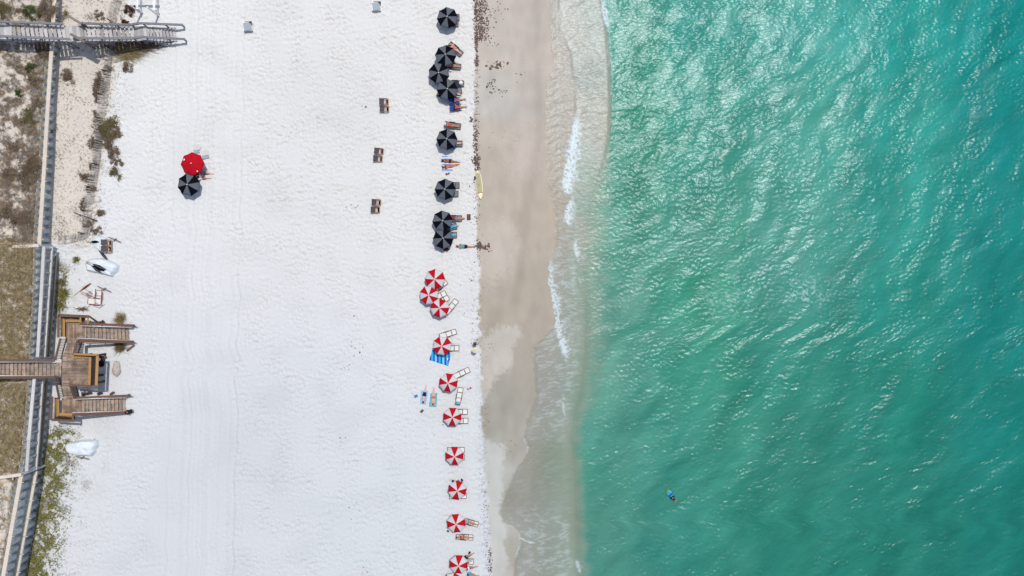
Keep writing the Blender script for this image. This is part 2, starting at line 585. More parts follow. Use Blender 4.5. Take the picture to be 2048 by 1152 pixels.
    # the darker seam left by the last high wave
    d, _ = pline_dist([(1076, -60), (1072, 100), (1078, 200), (1074, 300), (1062, 370), (1052, 450), (1044, 520), (1030, 600)], Xc, Yc)
    t = (np.exp(-(d / 11) ** 2) * 0.10)[..., None]
    c_wet *= 1 - t
    fine = field(n0, n1, 0.1, 0.2, 1.2, 43)[..., None]
    mid = field(n0, n1, 0.1, 1.5, 8, 44, 0.5)[..., None]
    wst = field(n0, n1, 0.1, 0.8, 6, 53, 0.6, theta=0.0, spread=4, iso=0.05)[..., None]
    c_wet *= 1 + 0.009 * fine + 0.022 * mid + 0.018 * wst
    # damp grey zone just above the wrack line, lower half
    blot = np.clip(field(n0, n1, 0.1, 4, 16, 45), 0, 2)[..., None]
    c_dry = c_dry * (1 - 0.022 * blot) * (1 + 0.008 * fine)
    smear = (np.exp(-((Xc - dry + 4) / 9) ** 2) * sl(520, 800, Yc) * np.clip(0.6 + 0.6 * field(n0, n1, 0.1, 0.3, 1.6, 46), 0, 1.6))[..., None]
    c_dry = c_dry * (1 - 0.10 * smear * np.array([1.1, 0.95, 0.85]))
    grey1 = (np.exp(-(((Xc - 660) / 130) ** 2 + ((Yc - 180) / 110) ** 2)) * 0.045 + np.exp(-(((Xc - 500) / 120) ** 2 + ((Yc - 880) / 170) ** 2)) * 0.05)[..., None]
    c_dry = c_dry * (1 - grey1)
    # cream sand and litter on the terrace between bulkhead and slat fence
    fence = np.interp(Yc, [-130, 0, 80, 150, 220, 290, 350, 400, 470, 489], [252, 246, 230, 224, 214, 206, 197, 190, 182, 176])
    terr = (1 - sl(fence - 4, fence + 16, Xc)) * (1 - sl(474, 500, Yc + 6 * mid[..., 0] + 3 * fine[..., 0]))
    c_terr = lin((227, 220, 212)) * (1 + 0.02 * mid + 0.012 * fine)
    sp = field(n0, n1, 0.1, 0.2, 0.6, 47)
    sp_m = field(n0, n1, 0.1, 1.5, 7, 48, 0.5)
    speck = sl(1.5, 2.4, sp + 0.9 * sp_m)[..., None] * 0.7
    c_terr = c_terr * (1 - speck) + lin((112, 98, 84)) * speck
    c_low = c_dry * (1 - terr[..., None]) + c_terr * terr[..., None]
    # twig litter at the foot of the lower bulkhead
    foot_d = Xc - wx
    lit = sl(70, 10, foot_d) * sl(830, 900, Yc) + sl(60, 5, foot_d) * sl(500, 540, Yc) * (1 - sl(640, 700, Yc)) * 0.8
    lit = np.clip(lit, 0, 1)
    s2 = sl(-0.6, 0.9, sp * 0.8 + 0.9 * sp_m + 1.6 * (lit - 0.45))[..., None] * lit[..., None] * 0.8
    c_low = c_low * (1 - s2) + lin((120, 110, 72)) * s2
    sp3 = sl(2.3, 3.0, sp + 0.9 * sp_m + 0.9 * sl(150, 20, foot_d))[..., None] * sl(170, 40, foot_d)[..., None] * sl(880, 930, Yc)[..., None] * 0.6
    c_low = c_low * (1 - sp3) + lin((95, 92, 84)) * sp3
    # dune: white sand under brown and grey matted litter
    cov = field(n0, n1, 0.1, 0.5, 6, 49, 0.9)
    covf = field(n0, n1, 0.1, 0.22, 0.8, 50)
    bias = np.interp(Yc, [0, 130, 250, 480, 495, 930, 945, 1152], [-0.6, -0.4, -0.2, 0.1, 1.0, 1.0, -0.8, -0.2])
    bias = bias + 0.9 * sl(45, 8, wx - Xc) * (Yc < 489)
    lm = sl(-0.5, 0.7, cov + 0.55 * covf + bias)[..., None]
    tone = np.clip(0.5 + 0.4 * field(n0, n1, 0.1, 0.5, 4, 51), 0, 1)[..., None]
    c_lit = np.where((Yc < 489)[..., None], lin((122, 108, 98)) * (1 - tone) + lin((150, 128, 102)) * tone, lin((136, 118, 84)) * (1 - tone) + lin((176, 158, 120)) * tone)
    c_lit = c_lit * (1 + 0.22 * covf[..., None])
    c_dune = lin((226, 218, 208)) * (1 + 0.03 * covf[..., None])
    c_dune = c_dune * (1 - lm) + c_lit * lm
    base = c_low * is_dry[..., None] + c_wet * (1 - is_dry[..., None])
    base = base * (1 - dune[..., None]) + c_dune * dune[..., None]
    C = np.ones((ny, nx, 4), dtype=np.float32) * np.array([*lin((234, 235, 236)), 0], dtype=np.float32)
    C[X > 1000] = (*lin((180, 170, 155)), 1)
    C[(X < wall_x(np.clip(Y, -130, 1270)))] = (*lin((150, 140, 118)), 0)
    C[cy, cx, :3] = np.clip(base, 0.01, 1)
    C[cy, cx, 3] = wetness
    C[..., :3] = np.clip(C[..., :3] / GAIN, 0.008, 0.74)
    V = np.stack([(X - 1024) * PX, (576 - Y) * PX, Z], -1).reshape(-1, 3)
    idx = np.arange(ny * nx).reshape(ny, nx)
    F = np.stack([idx[:-1, :-1], idx[1:, :-1], idx[1:, 1:], idx[:-1, 1:]], -1)
    Xf, Yf = X[:-1, :-1] + 1, Y[:-1, :-1] + 1
    m_dune = Xf < wall_x(np.clip(Yf, -130, 1270)) - 3.4
    m_wet = Xf > line_x(DRY, np.clip(Yf, -400, 1500)) + 1
    m, nt, b = new_mat("sand_surface")
    at = nt.nodes.new("ShaderNodeAttribute")
    at.attribute_name = "Col"
    g = nt.nodes.new("ShaderNodeNewGeometry")
    nz = nt.nodes.new("ShaderNodeTexNoise")
    nz.inputs["Scale"].default_value = 9.0
    nz.inputs["Detail"].default_value = 5
    nz.inputs["Roughness"].default_value = 0.7
    nt.links.new(g.outputs["Position"], nz.inputs["Vector"])
    mr = nt.nodes.new("ShaderNodeMapRange")
    mr.inputs["From Min"].default_value = 0.3
    mr.inputs["From Max"].default_value = 0.7
    mr.inputs["To Min"].default_value = 0.965
    mr.inputs["To Max"].default_value = 1.03
    nt.links.new(nz.outputs["Fac"], mr.inputs["Value"])
    sc = nt.nodes.new("ShaderNodeVectorMath")
    sc.operation = 'SCALE'
    nt.links.new(at.outputs["Color"], sc.inputs[0])
    nt.links.new(mr.outputs[0], sc.inputs["Scale"])
    nt.links.new(sc.outputs[0], b.inputs["Base Color"])
    rr = nt.nodes.new("ShaderNodeMapRange")
    rr.inputs["To Min"].default_value = 0.95
    rr.inputs["To Max"].default_value = 0.6
    nt.links.new(at.outputs["Alpha"], rr.inputs["Value"])
    nt.links.new(rr.outputs[0], b.inputs["Roughness"])
    sr = nt.nodes.new("ShaderNodeMapRange")
    sr.inputs["To Min"].default_value = 0.02
    sr.inputs["To Max"].default_value = 0.10
    nt.links.new(at.outputs["Alpha"], sr.inputs["Value"])
    nt.links.new(sr.outputs[0], b.inputs["Specular IOR Level"])
    bp = nt.nodes.new("ShaderNodeBump")
    bp.inputs["Distance"].default_value = 0.02
    bs = nt.nodes.new("ShaderNodeMapRange")
    bs.inputs["To Min"].default_value = 0.7
    bs.inputs["To Max"].default_value = 0.05
    nt.links.new(at.outputs["Alpha"], bs.inputs["Value"])
    nt.links.new(bs.outputs[0], bp.inputs["Strength"])
    nt.links.new(nz.outputs["Fac"], bp.inputs["Height"])
    nt.links.new(bp.outputs[0], b.inputs["Normal"])
    for name, msk in (("dune_ground", m_dune), ("wet_sand", m_wet & ~m_dune), ("beach_sand", ~m_dune & ~m_wet)):
        f = F[msk]
        used, inv = np.unique(f, return_inverse=True)
        me = mesh_np(name, V[used], inv.reshape(f.shape))
        a = me.color_attributes.new("Col", 'FLOAT_COLOR', 'POINT')
        a.data.foreach_set("color", C.reshape(-1, 4)[used].astype(np.float32).ravel())
        me.materials.append(m)
        tag(obj(name, me), kind='structure')
    return xc, yc, Z[cy, cx]


GX, GY, GZ = build_ground()


def gz(px, py):
    """Real height of the ground at world px."""
    fx = np.clip((px - GX[0]) / 2.0, 0, len(GX) - 1.001)
    fy = np.clip((py - GY[0]) / 2.0, 0, len(GY) - 1.001)
    i, j = int(fx), int(fy)
    tx, ty = fx - i, fy - j
    return float((GZ[j, i] * (1 - tx) + GZ[j, i + 1] * tx) * (1 - ty) + (GZ[j + 1, i] * (1 - tx) + GZ[j + 1, i + 1] * tx) * ty)


def on_ground(px, py):
    """Ground point that the photo shows at (px, py)."""
    z = gz(px, py)
    for _ in range(6):
        k = 1 - z / H
        z = gz(1024 + (px - 1024) * k, 576 + (py - 576) * k)
    return P(px, py, z)


# ---------------------------------------------------------------- sea
def build_sea():
    ul = np.array([])
    uc = np.arange(0, 1180, 2.0)
    ub = []
    d, x = 2.0, uc[-1]
    while x < 30000:
        d *= 1.6
        x += d
        ub.append(x)
    us = np.concatenate([uc, ub])
    yl, yc, yr = axis(-110, 1262, 2.0, -30000, 30000)
    ys = np.concatenate([yl, yc, yr])
    ny, nx = len(ys), len(us)
    ycl = np.clip(ys, -400, 1500)
    n0, n1 = len(yc), len(uc)
    cy, cx = slice(len(yl), len(yl) + n0), slice(0, n1)
    e = line_x(SWASH, ycl)
    wob = np.zeros(ny)
    wob[cy] = field(n0, 64, 2, 10, 60, 61)[:, 0] * 1.6
    e = e + wob
    X = e[:, None] + us[None, :]
    Y = np.repeat(ys[:, None], nx, 1)
    Z = np.full((ny, nx), SEA_Z)
    Xc, Yc = X[cy, cx], Y[cy, cx]
    green = line_x(GREEN, Yc)
    brk = line_x(BREAK, Yc)
    off = Xc - green
    th = math.atan2(0.75, 0.66)      # grid y runs towards the viewer's bottom edge
    w1 = field(n0, n1, 0.1, 0.55, 1.5, 71, 0.8, theta=th, spread=1.0, iso=0.35)
    w2 = field(n0, n1, 0.1, 1.5, 4.5, 72, 0.8, theta=th - 0.15, spread=1.5, iso=0.2)
    w3 = field(n0, n1, 0.1, 5, 14, 73, 0.5, theta=R(12), spread=3, iso=0.05)
    w0 = field(n0, n1, 0.1, 0.3, 0.6, 74, 0.3)
    gust = np.clip(1.0 + 0.52 * field(n0, n1, 0.1, 2.0, 8, 75) + 0.28 * field(n0, n1, 0.1, 8, 25, 76), 0.25, 2.0)
    calm = 0.66 + 0.34 * sl(900, 250, Yc)
    a = sl(-10, 60, off)
    w1 = w1 * 0.40 + 0.88 * field(n0, n1, 0.1, 0.34, 0.78, 78, 0.5, theta=th + 0.5, spread=1.0, iso=0.4)
    waves = (w1 * 0.0078 + w0 * 0.0042) * gust * calm + w2 * 0.015 * calm * (0.5 + 0.5 * gust) + w3 * 0.024
    film = (w1 * 0.0022 + w0 * 0.0010) * (0.6 + 0.4 * gust) + field(n0, n1, 0.1, 0.5, 1.6, 77, 0.5, theta=R(62), spread=3, iso=0.05) * 0.0042 * (0.35 + 0.65 * sl(420, 250, Yc))
    front = 0.022 * np.exp(-((Xc - green - 5) / 7.0) ** 2) * np.interp(Yc, [0, 60, 300, 380, 480, 800, 1152], [.9, 1, 1, .1, .0, .7, 1.0]) * sl(-6, 4, off)
    front = front + 0.02 * sl(-4, 0, off) * (1 - sl(0, 60, off)) * np.interp(Yc, [300, 380, 480, 800], [1, 0, 0, 1])
    lip = 0.022 * np.clip(field(n0, n1, 0.1, 2, 9, 79), 0, 1.5) * np.exp(-(np.clip(Xc - brk, 0, 99) / 9.0) ** 2) * sl(-3, 1, Xc - brk)
    g = ground_z(Xc, Yc)
    zz = np.maximum(g + 0.02 + 0.03 * sl(0, 60, Xc - line_x(SWASH, Yc)), SEA_Z)
    Z[cy, cx] = zz + waves * a + film * (1 - a) + front + lip
    Z[cy, 0] = (g - 0.03)[:, 0]
    # ---- colour of the water body
    film_pts = [(1110, 40, (214, 203, 190)), (1140, 60, (210, 199, 185)), (1180, 60, (188, 188, 175)), (1200, 30, (186, 192, 180)), (1115, 160, (212, 198, 184)), (1140, 200, (206, 193, 177)), (1170, 156, (164, 170, 158)), (1190, 250, (188, 184, 165)),
                (1110, 260, (206, 192, 177)), (1140, 270, (204, 190, 174)), (1110, 330, (204, 189, 173)), (1125, 350, (203, 188, 172)), (1160, 300, (186, 194, 180)), (1170, 350, (168, 184, 166)), (1165, 410, (152, 176, 156)), (1125, 420, (202, 186, 169)),
                (1138, 450, (180, 182, 164)), (1125, 495, (186, 182, 164)), (1150, 520, (164, 174, 154)), (1115, 540, (186, 184, 168)), (1150, 570, (168, 178, 160)), (1155, 640, (166, 172, 154)), (1170, 620, (158, 168, 148)), (1130, 690, (174, 174, 157)), (1160, 710, (156, 168, 148)),
                (1090, 710, (186, 178, 164)), (1085, 800, (180, 175, 162)), (1120, 770, (172, 172, 157)), (1140, 780, (146, 166, 145)), (1070, 860, (182, 177, 164)), (1110, 850, (168, 171, 155)), (1120, 890, (156, 168, 147)), (1060, 950, (171, 167, 152)), (1110, 940, (155, 168, 147)), (1145, 950, (156, 166, 145)),
                (1020, 1010, (176, 169, 155)), (1060, 1030, (174, 172, 158)), (1110, 1020, (164, 172, 156)), (1145, 1040, (156, 163, 143)), (1060, 1110, (174, 173, 160)), (1110, 1110, (158, 168, 150)), (1150, 1140, (160, 171, 154))]
    sea_pts = [(1240, 60, (72, 158, 138)), (1260, 150, (68, 155, 132)), (1240, 260, (66, 150, 122)), (1260, 340, (68, 150, 120)), (1235, 420, (80, 158, 128)), (1210, 520, (90, 160, 132)), (1200, 620, (104, 162, 138)), (1200, 720, (98, 162, 136)), (1190, 820, (92, 160, 134)), (1180, 920, (84, 158, 132)), (1180, 1020, (82, 153, 127)), (1190, 1130, (84, 151, 128)),
               (1400, 60, (66, 160, 146)), (1400, 200, (70, 157, 140)), (1400, 330, (68, 155, 133)), (1400, 450, (84, 158, 134)), (1380, 600, (66, 158, 127)), (1370, 750, (60, 152, 125)), (1370, 900, (68, 152, 129)), (1400, 1050, (60, 146, 125)), (1400, 1150, (58, 142, 122)),
               (1600, 60, (76, 170, 157)), (1600, 250, (80, 164, 148)), (1600, 420, (84, 162, 146)), (1600, 560, (78, 156, 141)), (1600, 720, (54, 144, 126)), (1600, 900, (56, 138, 121)), (1580, 1100, (48, 136, 118)),
               (1800, 60, (38, 162, 152)), (1800, 250, (52, 160, 147)), (1800, 420, (50, 156, 143)), (1800, 600, (42, 146, 132)), (1800, 800, (42, 138, 122)), (1800, 1000, (44, 134, 119)), (1800, 1150, (42, 130, 115)),
               (2020, 60, (16, 146, 141)), (2020, 250, (22, 142, 137)), (2020, 450, (28, 140, 133)), (2020, 650, (28, 136, 128)), (2020, 850, (28, 131, 121)), (2020, 1100, (32, 126, 115)), (2150, 600, (18, 124, 119))]
    cs = 8
    gx, gy = np.meshgrid(np.arange(960, 2280, cs), np.arange(-130, 1290, cs))
    wob = field(n0, n1, 0.1, 3, 12, 81)

    def up(cm, push):
        fx = np.clip((Xc + wob * push - 960) / cs, 0, cm.shape[1] - 1.01)
        fy = np.clip((Yc + 130) / cs, 0, cm.shape[0] - 1.01)
        ix, iy = fx.astype(int), fy.astype(int)
        tx, ty = (fx - ix)[..., None], (fy - iy)[..., None]
        return (cm[iy, ix] * (1 - tx) + cm[iy, ix + 1] * tx) * (1 - ty) + (cm[iy + 1, ix] * (1 - tx) + cm[iy + 1, ix + 1] * tx) * ty
    soft = np.interp(Yc, [0, 280, 340, 420, 700, 800, 850, 1100, 1152], [3, 3, 18, 36, 38, 30, 18, 16, 20])
    mixg = sl(-0.6, 1.6, (off + 0.14 * soft * field(n0, n1, 0.1, 1.5, 7, 85)) / soft)[..., None]
    sea_c = up(idw(sea_pts, gx, gy, 3.6, 40), 12.0)
    teal = (sl(1600, 1250, Xc) * sl(150, 400, Yc))[..., None]
    sea_c = sea_c * (1 + teal * np.array([0.04, -0.02, 0.10]))
    col = up(idw(film_pts, gx, gy, 3.4, 16), 2.0) * (1 - mixg) + sea_c * mixg
    # stirred sand and weed streaks
    st = field(n0, n1, 0.1, 1.2, 9, 82, 0.6, theta=th, spread=2, iso=0.3)
    st2 = field(n0, n1, 0.1, 6, 30, 83)
    st3 = field(n0, n1, 0.1, 0.35, 1.2, 84, 0.4, theta=th, spread=1.5, iso=0.25)
    col = col * (1 + a[..., None] * (0.042 * st + 0.022 * st3)[..., None] * np.array([1.5, 1.0, 1.0]) + a[..., None] * 0.05 * st2[..., None] * np.array([1.8, 0.6, 0.7]))
    band = field(n0, n1, 0.1, 4, 16, 86, 0.4, theta=R(14), spread=5, iso=0.02)  # swell crests and troughs: their light and dark painted into the water colour
    col = col * (1 + a[..., None] * 0.055 * band[..., None] * np.array([1.6, 0.9, 0.9]))
    # ---- how much of the sand below shows
    s = Xc - line_x(SWASH, Yc)
    t = np.clip(s / (green - line_x(SWASH, Yc) + 1e-3), 0, 1.2)
    op = 0.30 + 0.55 * sl(0.1, 0.9, t)
    op = np.where((Yc < 470) & (off < 0), (0.22 + 0.10 * sl(-60, 0, Xc - brk)) * (1 - sl(-4, 6, Xc - brk)) + 0.75 * sl(-4, 6, Xc - brk), op)
    op = np.where(off > 14, np.maximum(op, 0.97), op)
    op = np.maximum(op, 0.97 * sl(-26, 14, off))
    op = op * sl(-1, 9, s)
    # ---- foam
    f1 = field(n0, n1, 0.1, 0.22, 0.8, 91)
    f2 = field(n0, n1, 0.1, 0.8, 3.5, 92, 0.5)
    lace = 1 - np.abs(field(n0, n1, 0.1, 0.5, 1.6, 93)) * 1.5
    streak = field(n0, n1, 0.1, 0.22, 1.4, 94, 0.4, theta=R(78), spread=3, iso=0.05)
    foam = np.zeros_like(Xc)
    foam = np.maximum(foam, (0.05 + 0.34 * sl(0.3, 1.8, f2)) * np.exp(-(s / 2.6) ** 2))
    film_m = sl(2, 14, s) * (1 - sl(-25, -2, off))
    foam = np.maximum(foam, film_m * (0.06 + 0.17 * sl(-0.3, 2.4, streak + 0.9 * f2)) * np.interp(Yc, [0, 250, 420, 500, 650, 850, 900, 1010, 1050, 1152], [.6, .6, .4, 1.2, 1.3, 1.2, .35, .35, 1.2, 1.3]))
    lines = [([(1155, 222), (1149, 260), (1143, 300), (1137, 335), (1132, 362), (1136, 380), (1146, 386)], 7, 15, .95),
             ([(1146, 392), (1136, 422), (1134, 440), (1141, 450)], 5, 11, .85),
             ([(1150, 480), (1153, 500), (1156, 515)], 4, 7, .7),
             ([(1101, 508), (1097, 545), (1101, 575), (1109, 600), (1112, 640), (1120, 675), (1130, 705), (1135, 728)], 5, 12, .75),
             ([(1204, -10), (1210, 25), (1217, 52)], 4, 7, .8), ([(1119, 0), (1130, 25)], 3, 5, .35), ([(1185, 60), (1196, 90), (1205, 112)], 3, 5, .3),
             ([(1128, 790), (1126, 815), (1131, 835)], 2.5, 4, .45), ([(1003, 1047), (1022, 1054), (1034, 1068), (1040, 1078), (1060, 1088), (1075, 1088)], 2, 3.5, .6), ([(1037, 1068), (1038, 1095), (1027, 1122)], 1.8, 3, .5),
             ([(1045, 876), (1054, 895), (1050, 912)], 1.8, 3, .4), ([(1153, 1125), (1160, 1150)], 2.5, 5, .5)]
    for pts, core, wide, s_ in lines:
        d, par = pline_dist(pts, Xc, Yc)
        taper = np.sin(np.pi * np.clip(0.12 + 0.80 * par ** 1.3, 0, 1)) * 0.8 + 0.35
        side = taper * np.where(Xc > line_x([(p[0], p[1]) for p in pts], Yc), 1.0, 0.45)
        nn = 0.5 * f1 + 0.6 * f2
        q = s_ * np.clip(1.45 - d / (wide * side) + 0.30 * nn, 0, 1) * np.minimum(1, 6 * par + .3) * np.minimum(1, 6 * (1 - par) + .2)
        foam = np.maximum(foam, q * sl(-1.9, 1.1, f1 + 0.5 * lace + 1.0 * np.exp(-(d / core) ** 2)))
        wash = 0.42 * s_ * np.exp(-(np.clip(Xc - line_x([(p[0], p[1]) for p in pts], Yc), -5, 99) / (wide * 2.4)) ** 2) * (d < wide * 5) * (Xc > line_x([(p[0], p[1]) for p in pts], Yc) - 3)
        wash = wash * np.minimum(1, 5 * par) * np.minimum(1, 5 * (1 - par))
        foam = np.maximum(foam, wash * sl(0.1, 0.9, lace + 0.35 * f1))
    for (x0, y0, rx, ry, s_) in [(1125, 560, 34, 45, .50), (1138, 640, 22, 60, .32), (1160, 360, 20, 60, .30), (1160, 490, 16, 40, .30), (1062, 1075, 40, 26, .38), (1090, 1130, 60, 30, .26), (1085, 850, 30, 35, .22),
                                 (1455, 605, 44, 34, .42), (1622, 578, 42, 34, .42), (1500, 575, 60, 60, .13), (1655, 60, 30, 30, .2), (1800, 570, 18, 50, .12), (1205, 120, 20, 70, .22)]:
        q = s_ * np.exp(-(((Xc - x0) / rx) ** 2 + ((Yc - y0) / ry) ** 2) ** 1.5)
        foam = np.maximum(foam, q * sl(0.35, 0.9, lace) * sl(-0.8, 0.6, f2))
    foam = np.clip(foam, 0, 0.95)
    C = np.ones((ny, nx, 4), dtype=np.float32) * np.array([*lin((24, 130, 124)), 1], dtype=np.float32)
    C[cy, cx, :3] = np.clip(col, 0.004, 1)
    C[:cy.start, cx, :3] = col[:1]
    C[cy.stop:, cx, :3] = col[-1:]
    C[..., :3] /= GAIN * np.array([1.16, 1.05, 1.03])
    O = np.ones((ny, nx, 4), dtype=np.float32)
    O[cy, cx, 0] = op
    O[:cy.start, cx, 0] = op[:1]
    O[cy.stop:, cx, 0] = op[-1:]
    O[..., 1] = 0
    O[cy, cx, 1] = foam
    Z[:cy.start, cx] = Z[cy.start:cy.start + 1, cx]
    Z[cy.stop:, cx] = Z[cy.stop - 1:cy.stop, cx]
    V = np.stack([(X - 1024) * PX, (576 - Y) * PX, Z], -1).reshape(-1, 3)
    idx = np.arange(ny * nx).reshape(ny, nx)
    F = np.stack([idx[:-1, :-1], idx[1:, :-1], idx[1:, 1:], idx[:-1, 1:]], -1).reshape(-1, 4)
    me = mesh_np("sea", V, F)
    at = me.color_attributes.new("Col", 'FLOAT_COLOR', 'POINT')
    at.data.foreach_set("color", C.ravel())
    at = me.color_attributes.new("Wat", 'FLOAT_COLOR', 'POINT')
    at.data.foreach_set("color", O.ravel())
    m, nt, b = new_mat("sea_water")
    nt.nodes.remove(b)
    out = nt.nodes["Material Output"]
    ac = nt.nodes.new("ShaderNodeAttribute"); ac.attribute_name = "Col"
    aw = nt.nodes.new("ShaderNodeAttribute"); aw.attribute_name = "Wat"
    sp = nt.nodes.new("ShaderNodeSeparateColor")
    nt.links.new(aw.outputs["Color"], sp.inputs[0])
    geo = nt.nodes.new("ShaderNodeNewGeometry")
    mp = nt.nodes.new("ShaderNodeMapping")
    mp.inputs["Rotation"].default_value = (0, 0, R(-42))
    mp.inputs["Scale"].default_value = (1.0, 2.0, 1.0)
    nt.links.new(geo.outputs["Position"], mp.inputs["Vector"])
    nz = nt.nodes.new("ShaderNodeTexNoise")
    nz.inputs["Scale"].default_value = 2.6
    nz.inputs["Detail"].default_value = 3
    nz.inputs["Distortion"].default_value = 0.8
    nt.links.new(mp.outputs[0], nz.inputs["Vector"])
    bp = nt.nodes.new("ShaderNodeBump")
    bp.inputs["Strength"].default_value = 0.30
    bp.inputs["Distance"].default_value = 0.06
    nt.links.new(nz.outputs["Fac"], bp.inputs["Height"])
    dif = nt.nodes.new("ShaderNodeBsdfDiffuse")
    nt.links.new(ac.outputs["Color"], dif.inputs["Color"])
    tr = nt.nodes.new("ShaderNodeBsdfTransparent")
    m1 = nt.nodes.new("ShaderNodeMixShader")
    nt.links.new(sp.outputs[0], m1.inputs[0])
    nt.links.new(tr.outputs[0], m1.inputs[1])
    nt.links.new(dif.outputs[0], m1.inputs[2])
    gl = nt.nodes.new("ShaderNodeBsdfGlossy")
    gr = nt.nodes.new("ShaderNodeMapRange")       # thin swash over sand is rougher than the open water
    gr.inputs["From Min"].default_value = 0.6
    gr.inputs["From Max"].default_value = 1.0
    gr.inputs["To Min"].default_value = 0.27
    gr.inputs["To Max"].default_value = 0.215
    nt.links.new(sp.outputs[0], gr.inputs["Value"])
    nt.links.new(gr.outputs[0], gl.inputs["Roughness"])
    gl.inputs["Color"].default_value = (0.33, 0.36, 0.38, 1)
    nt.links.new(bp.outputs[0], gl.inputs["Normal"])
    fr = nt.nodes.new("ShaderNodeFresnel")
    fr.inputs["IOR"].default_value = 1.33
    m2 = nt.nodes.new("ShaderNodeMixShader")
    nt.links.new(fr.outputs[0], m2.inputs[0])
    nt.links.new(m1.outputs[0], m2.inputs[1])
    nt.links.new(gl.outputs[0], m2.inputs[2])
    fo = nt.nodes.new("ShaderNodeBsdfDiffuse")
    fo.inputs["Color"].default_value = (0.56, 0.635, 0.66, 1)
    m3 = nt.nodes.new("ShaderNodeMixShader")
    nt.links.new(sp.outputs[1], m3.inputs[0])
    nt.links.new(m2.outputs[0], m3.inputs[1])
    nt.links.new(fo.outputs[0], m3.inputs[2])
    nt.links.new(m3.outputs[0], out.inputs[0])
    me.materials.append(m)
    tag(obj("sea", me), kind='structure')


build_sea()

# ---------------------------------------------------------------- bulkhead of steel sheet piles
def pile_mesh():
    """One folded sheet pile, unit pitch along x, unit height along z, folds along y."""
    A = 0.17
    prof = [(-0.5, -A), (-0.33, -A), (-0.20, A * 0.75), (-0.08, A), (0.16, A), (0.28, A * 0.75), (0.38, -A), (0.5, -A)]
    bm = bmesh.new()
    lo, hi, lo2, hi2 = [], [], [], []
    for x, y in prof:
        lo.append(bm.verts.new((x, y, 0)))
        hi.append(bm.verts.new((x, y, 1)))
        lo2.append(bm.verts.new((x, y - 0.03, 0)))
        hi2.append(bm.verts.new((x, y - 0.03, 1)))
    for i in range(len(prof) - 1):
        bm.faces.new((lo[i], lo[i + 1], hi[i + 1], hi[i]))
        bm.faces.new((lo2[i + 1], lo2[i], hi2[i], hi2[i + 1]))
        bm.faces.new((hi[i], hi[i + 1], hi2[i + 1], hi2[i]))
    bmesh.ops.recalc_face_normals(bm, faces=bm.faces)
    # backfill of dune soil inside the fold, just under the rim
    top = [bm.verts.new((x, y - 0.03, 0.975)) for x, y in prof] + [bm.verts.new((0.5, -A - .12, 0.975)), bm.verts.new((-0.5, -A - .12, 0.975))]
    f = bm.faces.new(top)
    f.material_index = 1
    f.normal_update()
    if f.normal.z < 0:
        f.normal_flip()
    return mesh_bm("sheet_pile", bm)


PILE = pile_mesh()
PILE.materials.append(None)
PILE.materials.append(M['soil'])


def bulkhead(base, top_fn, label, beams, pitch_px, posts=None):
    """Piles along a base line of world px, walers and rails as px polylines with heights."""
    mid = base[len(base) // 2]
    root = thing("bulkhead", P(mid[0], mid[1], 0).to_2d().to_3d(), label, "retaining wall", "sheet pile bulkhead sections")
    root.location = ((mid[0] - 1024) * PX, (576 - mid[1]) * PX, 0)
    pts = [Vector(((x - 1024) * PX, (576 - y) * PX, 0)) for x, y in base]
    seg = [(b - a).length for a, b in zip(pts, pts[1:])]
    total = sum(seg)
    n = max(1, round(total / (pitch_px * PX)))
    pitch = total / n
    for i in range(n):
        s = (i + 0.5) * pitch
        k = 0
        while k < len(seg) - 1 and s > seg[k]:
            s -= seg[k]
            k += 1
        d = (pts[k + 1] - pts[k]).normalized()
        c = pts[k] + d * s
        wy = 576 - c.y / PX
        hgt = top_fn(wy) * random.uniform(0.995, 1.005)
        o = obj("sheet_pile", PILE, root, M['pile'])
        out = Vector((-d.y, d.x, 0))          # seaward side: base runs down the picture
        if out.x < 0:
            out = -out
        m = Matrix((d * pitch, out, Vector((0, 0, hgt + 0.4)))).transposed().to_4x4()
        m.translation = c - root.location + Vector((0, 0, -0.4))
        o.matrix_local = m
    for name, pl, w, t, mt in beams:
        ps = [P(*p) for p in pl]
        for a, b, qa, qb in zip(ps, ps[1:], pl, pl[1:]):
            if not (qa[1] == 714 and qb[1] == 757):       # gap where the walkway passes through
                board(name, a, b, w, t, M[mt], root)
    return root


def waler(pts, wall, off=5.0):
    """Photo px polyline of a beam -> (px, py, z) so that it lies on the wall face."""
    out = []
    for x, y in pts:
        z = 2.0
        for _ in range(8):
            wy = 576 + (y - 576) * (1 - z / H)
            wx = float(line_x(wall, np.array(wy))) + off
            z = H * (1 - (1024 - wx) / (1024 - x))
        out.append((x, y, max(0.3, z)))
    return out


bw_u = waler([(111, -30), (109.5, 0), (103.5, 100), (97, 200), (91, 300), (85, 400), (79, 490)], WALL_U, 9)
up_wall = bulkhead(WALL_U, lambda y: float(wall_top(np.array(y))), "tall sheet pile bulkhead with one pale beam, crossed by the grey stairs",
                   [("waler", bw_u, 0.36, 0.22, 'pale_beam')], 17.3)
for a, b in zip(bw_u[:-1], bw_u[1:]):
    n = 4
    for i in range(n):
        t = (i + 0.5) / n
        p = P(a[0] + (b[0] - a[0]) * t + 3.2, a[1] + (b[1] - a[1]) * t, a[2] + (b[2] - a[2]) * t)
        board("tie_bolt", p, p + Vector((0.20, 0, 0)), 0.06, 0.06, M['pale_beam'], up_wall)
bw_m1 = waler([(88, 494), (83, 590), (77, 690), (75.5, 714), (69, 757), (67, 780), (58, 880), (53.5, 942)], WALL_M, 9)
bw_m2 = waler([(103.5, 494), (96, 600), (90, 690), (88.5, 714), (84.5, 757), (83, 780), (76, 880), (71, 940)], WALL_M, 9)
bw_m3 = waler([(112.5, 512), (110, 545), (105, 610), (99, 690), (97, 714), (93.5, 757), (92, 780), (84, 880), (79, 934)], WALL_M, 8)


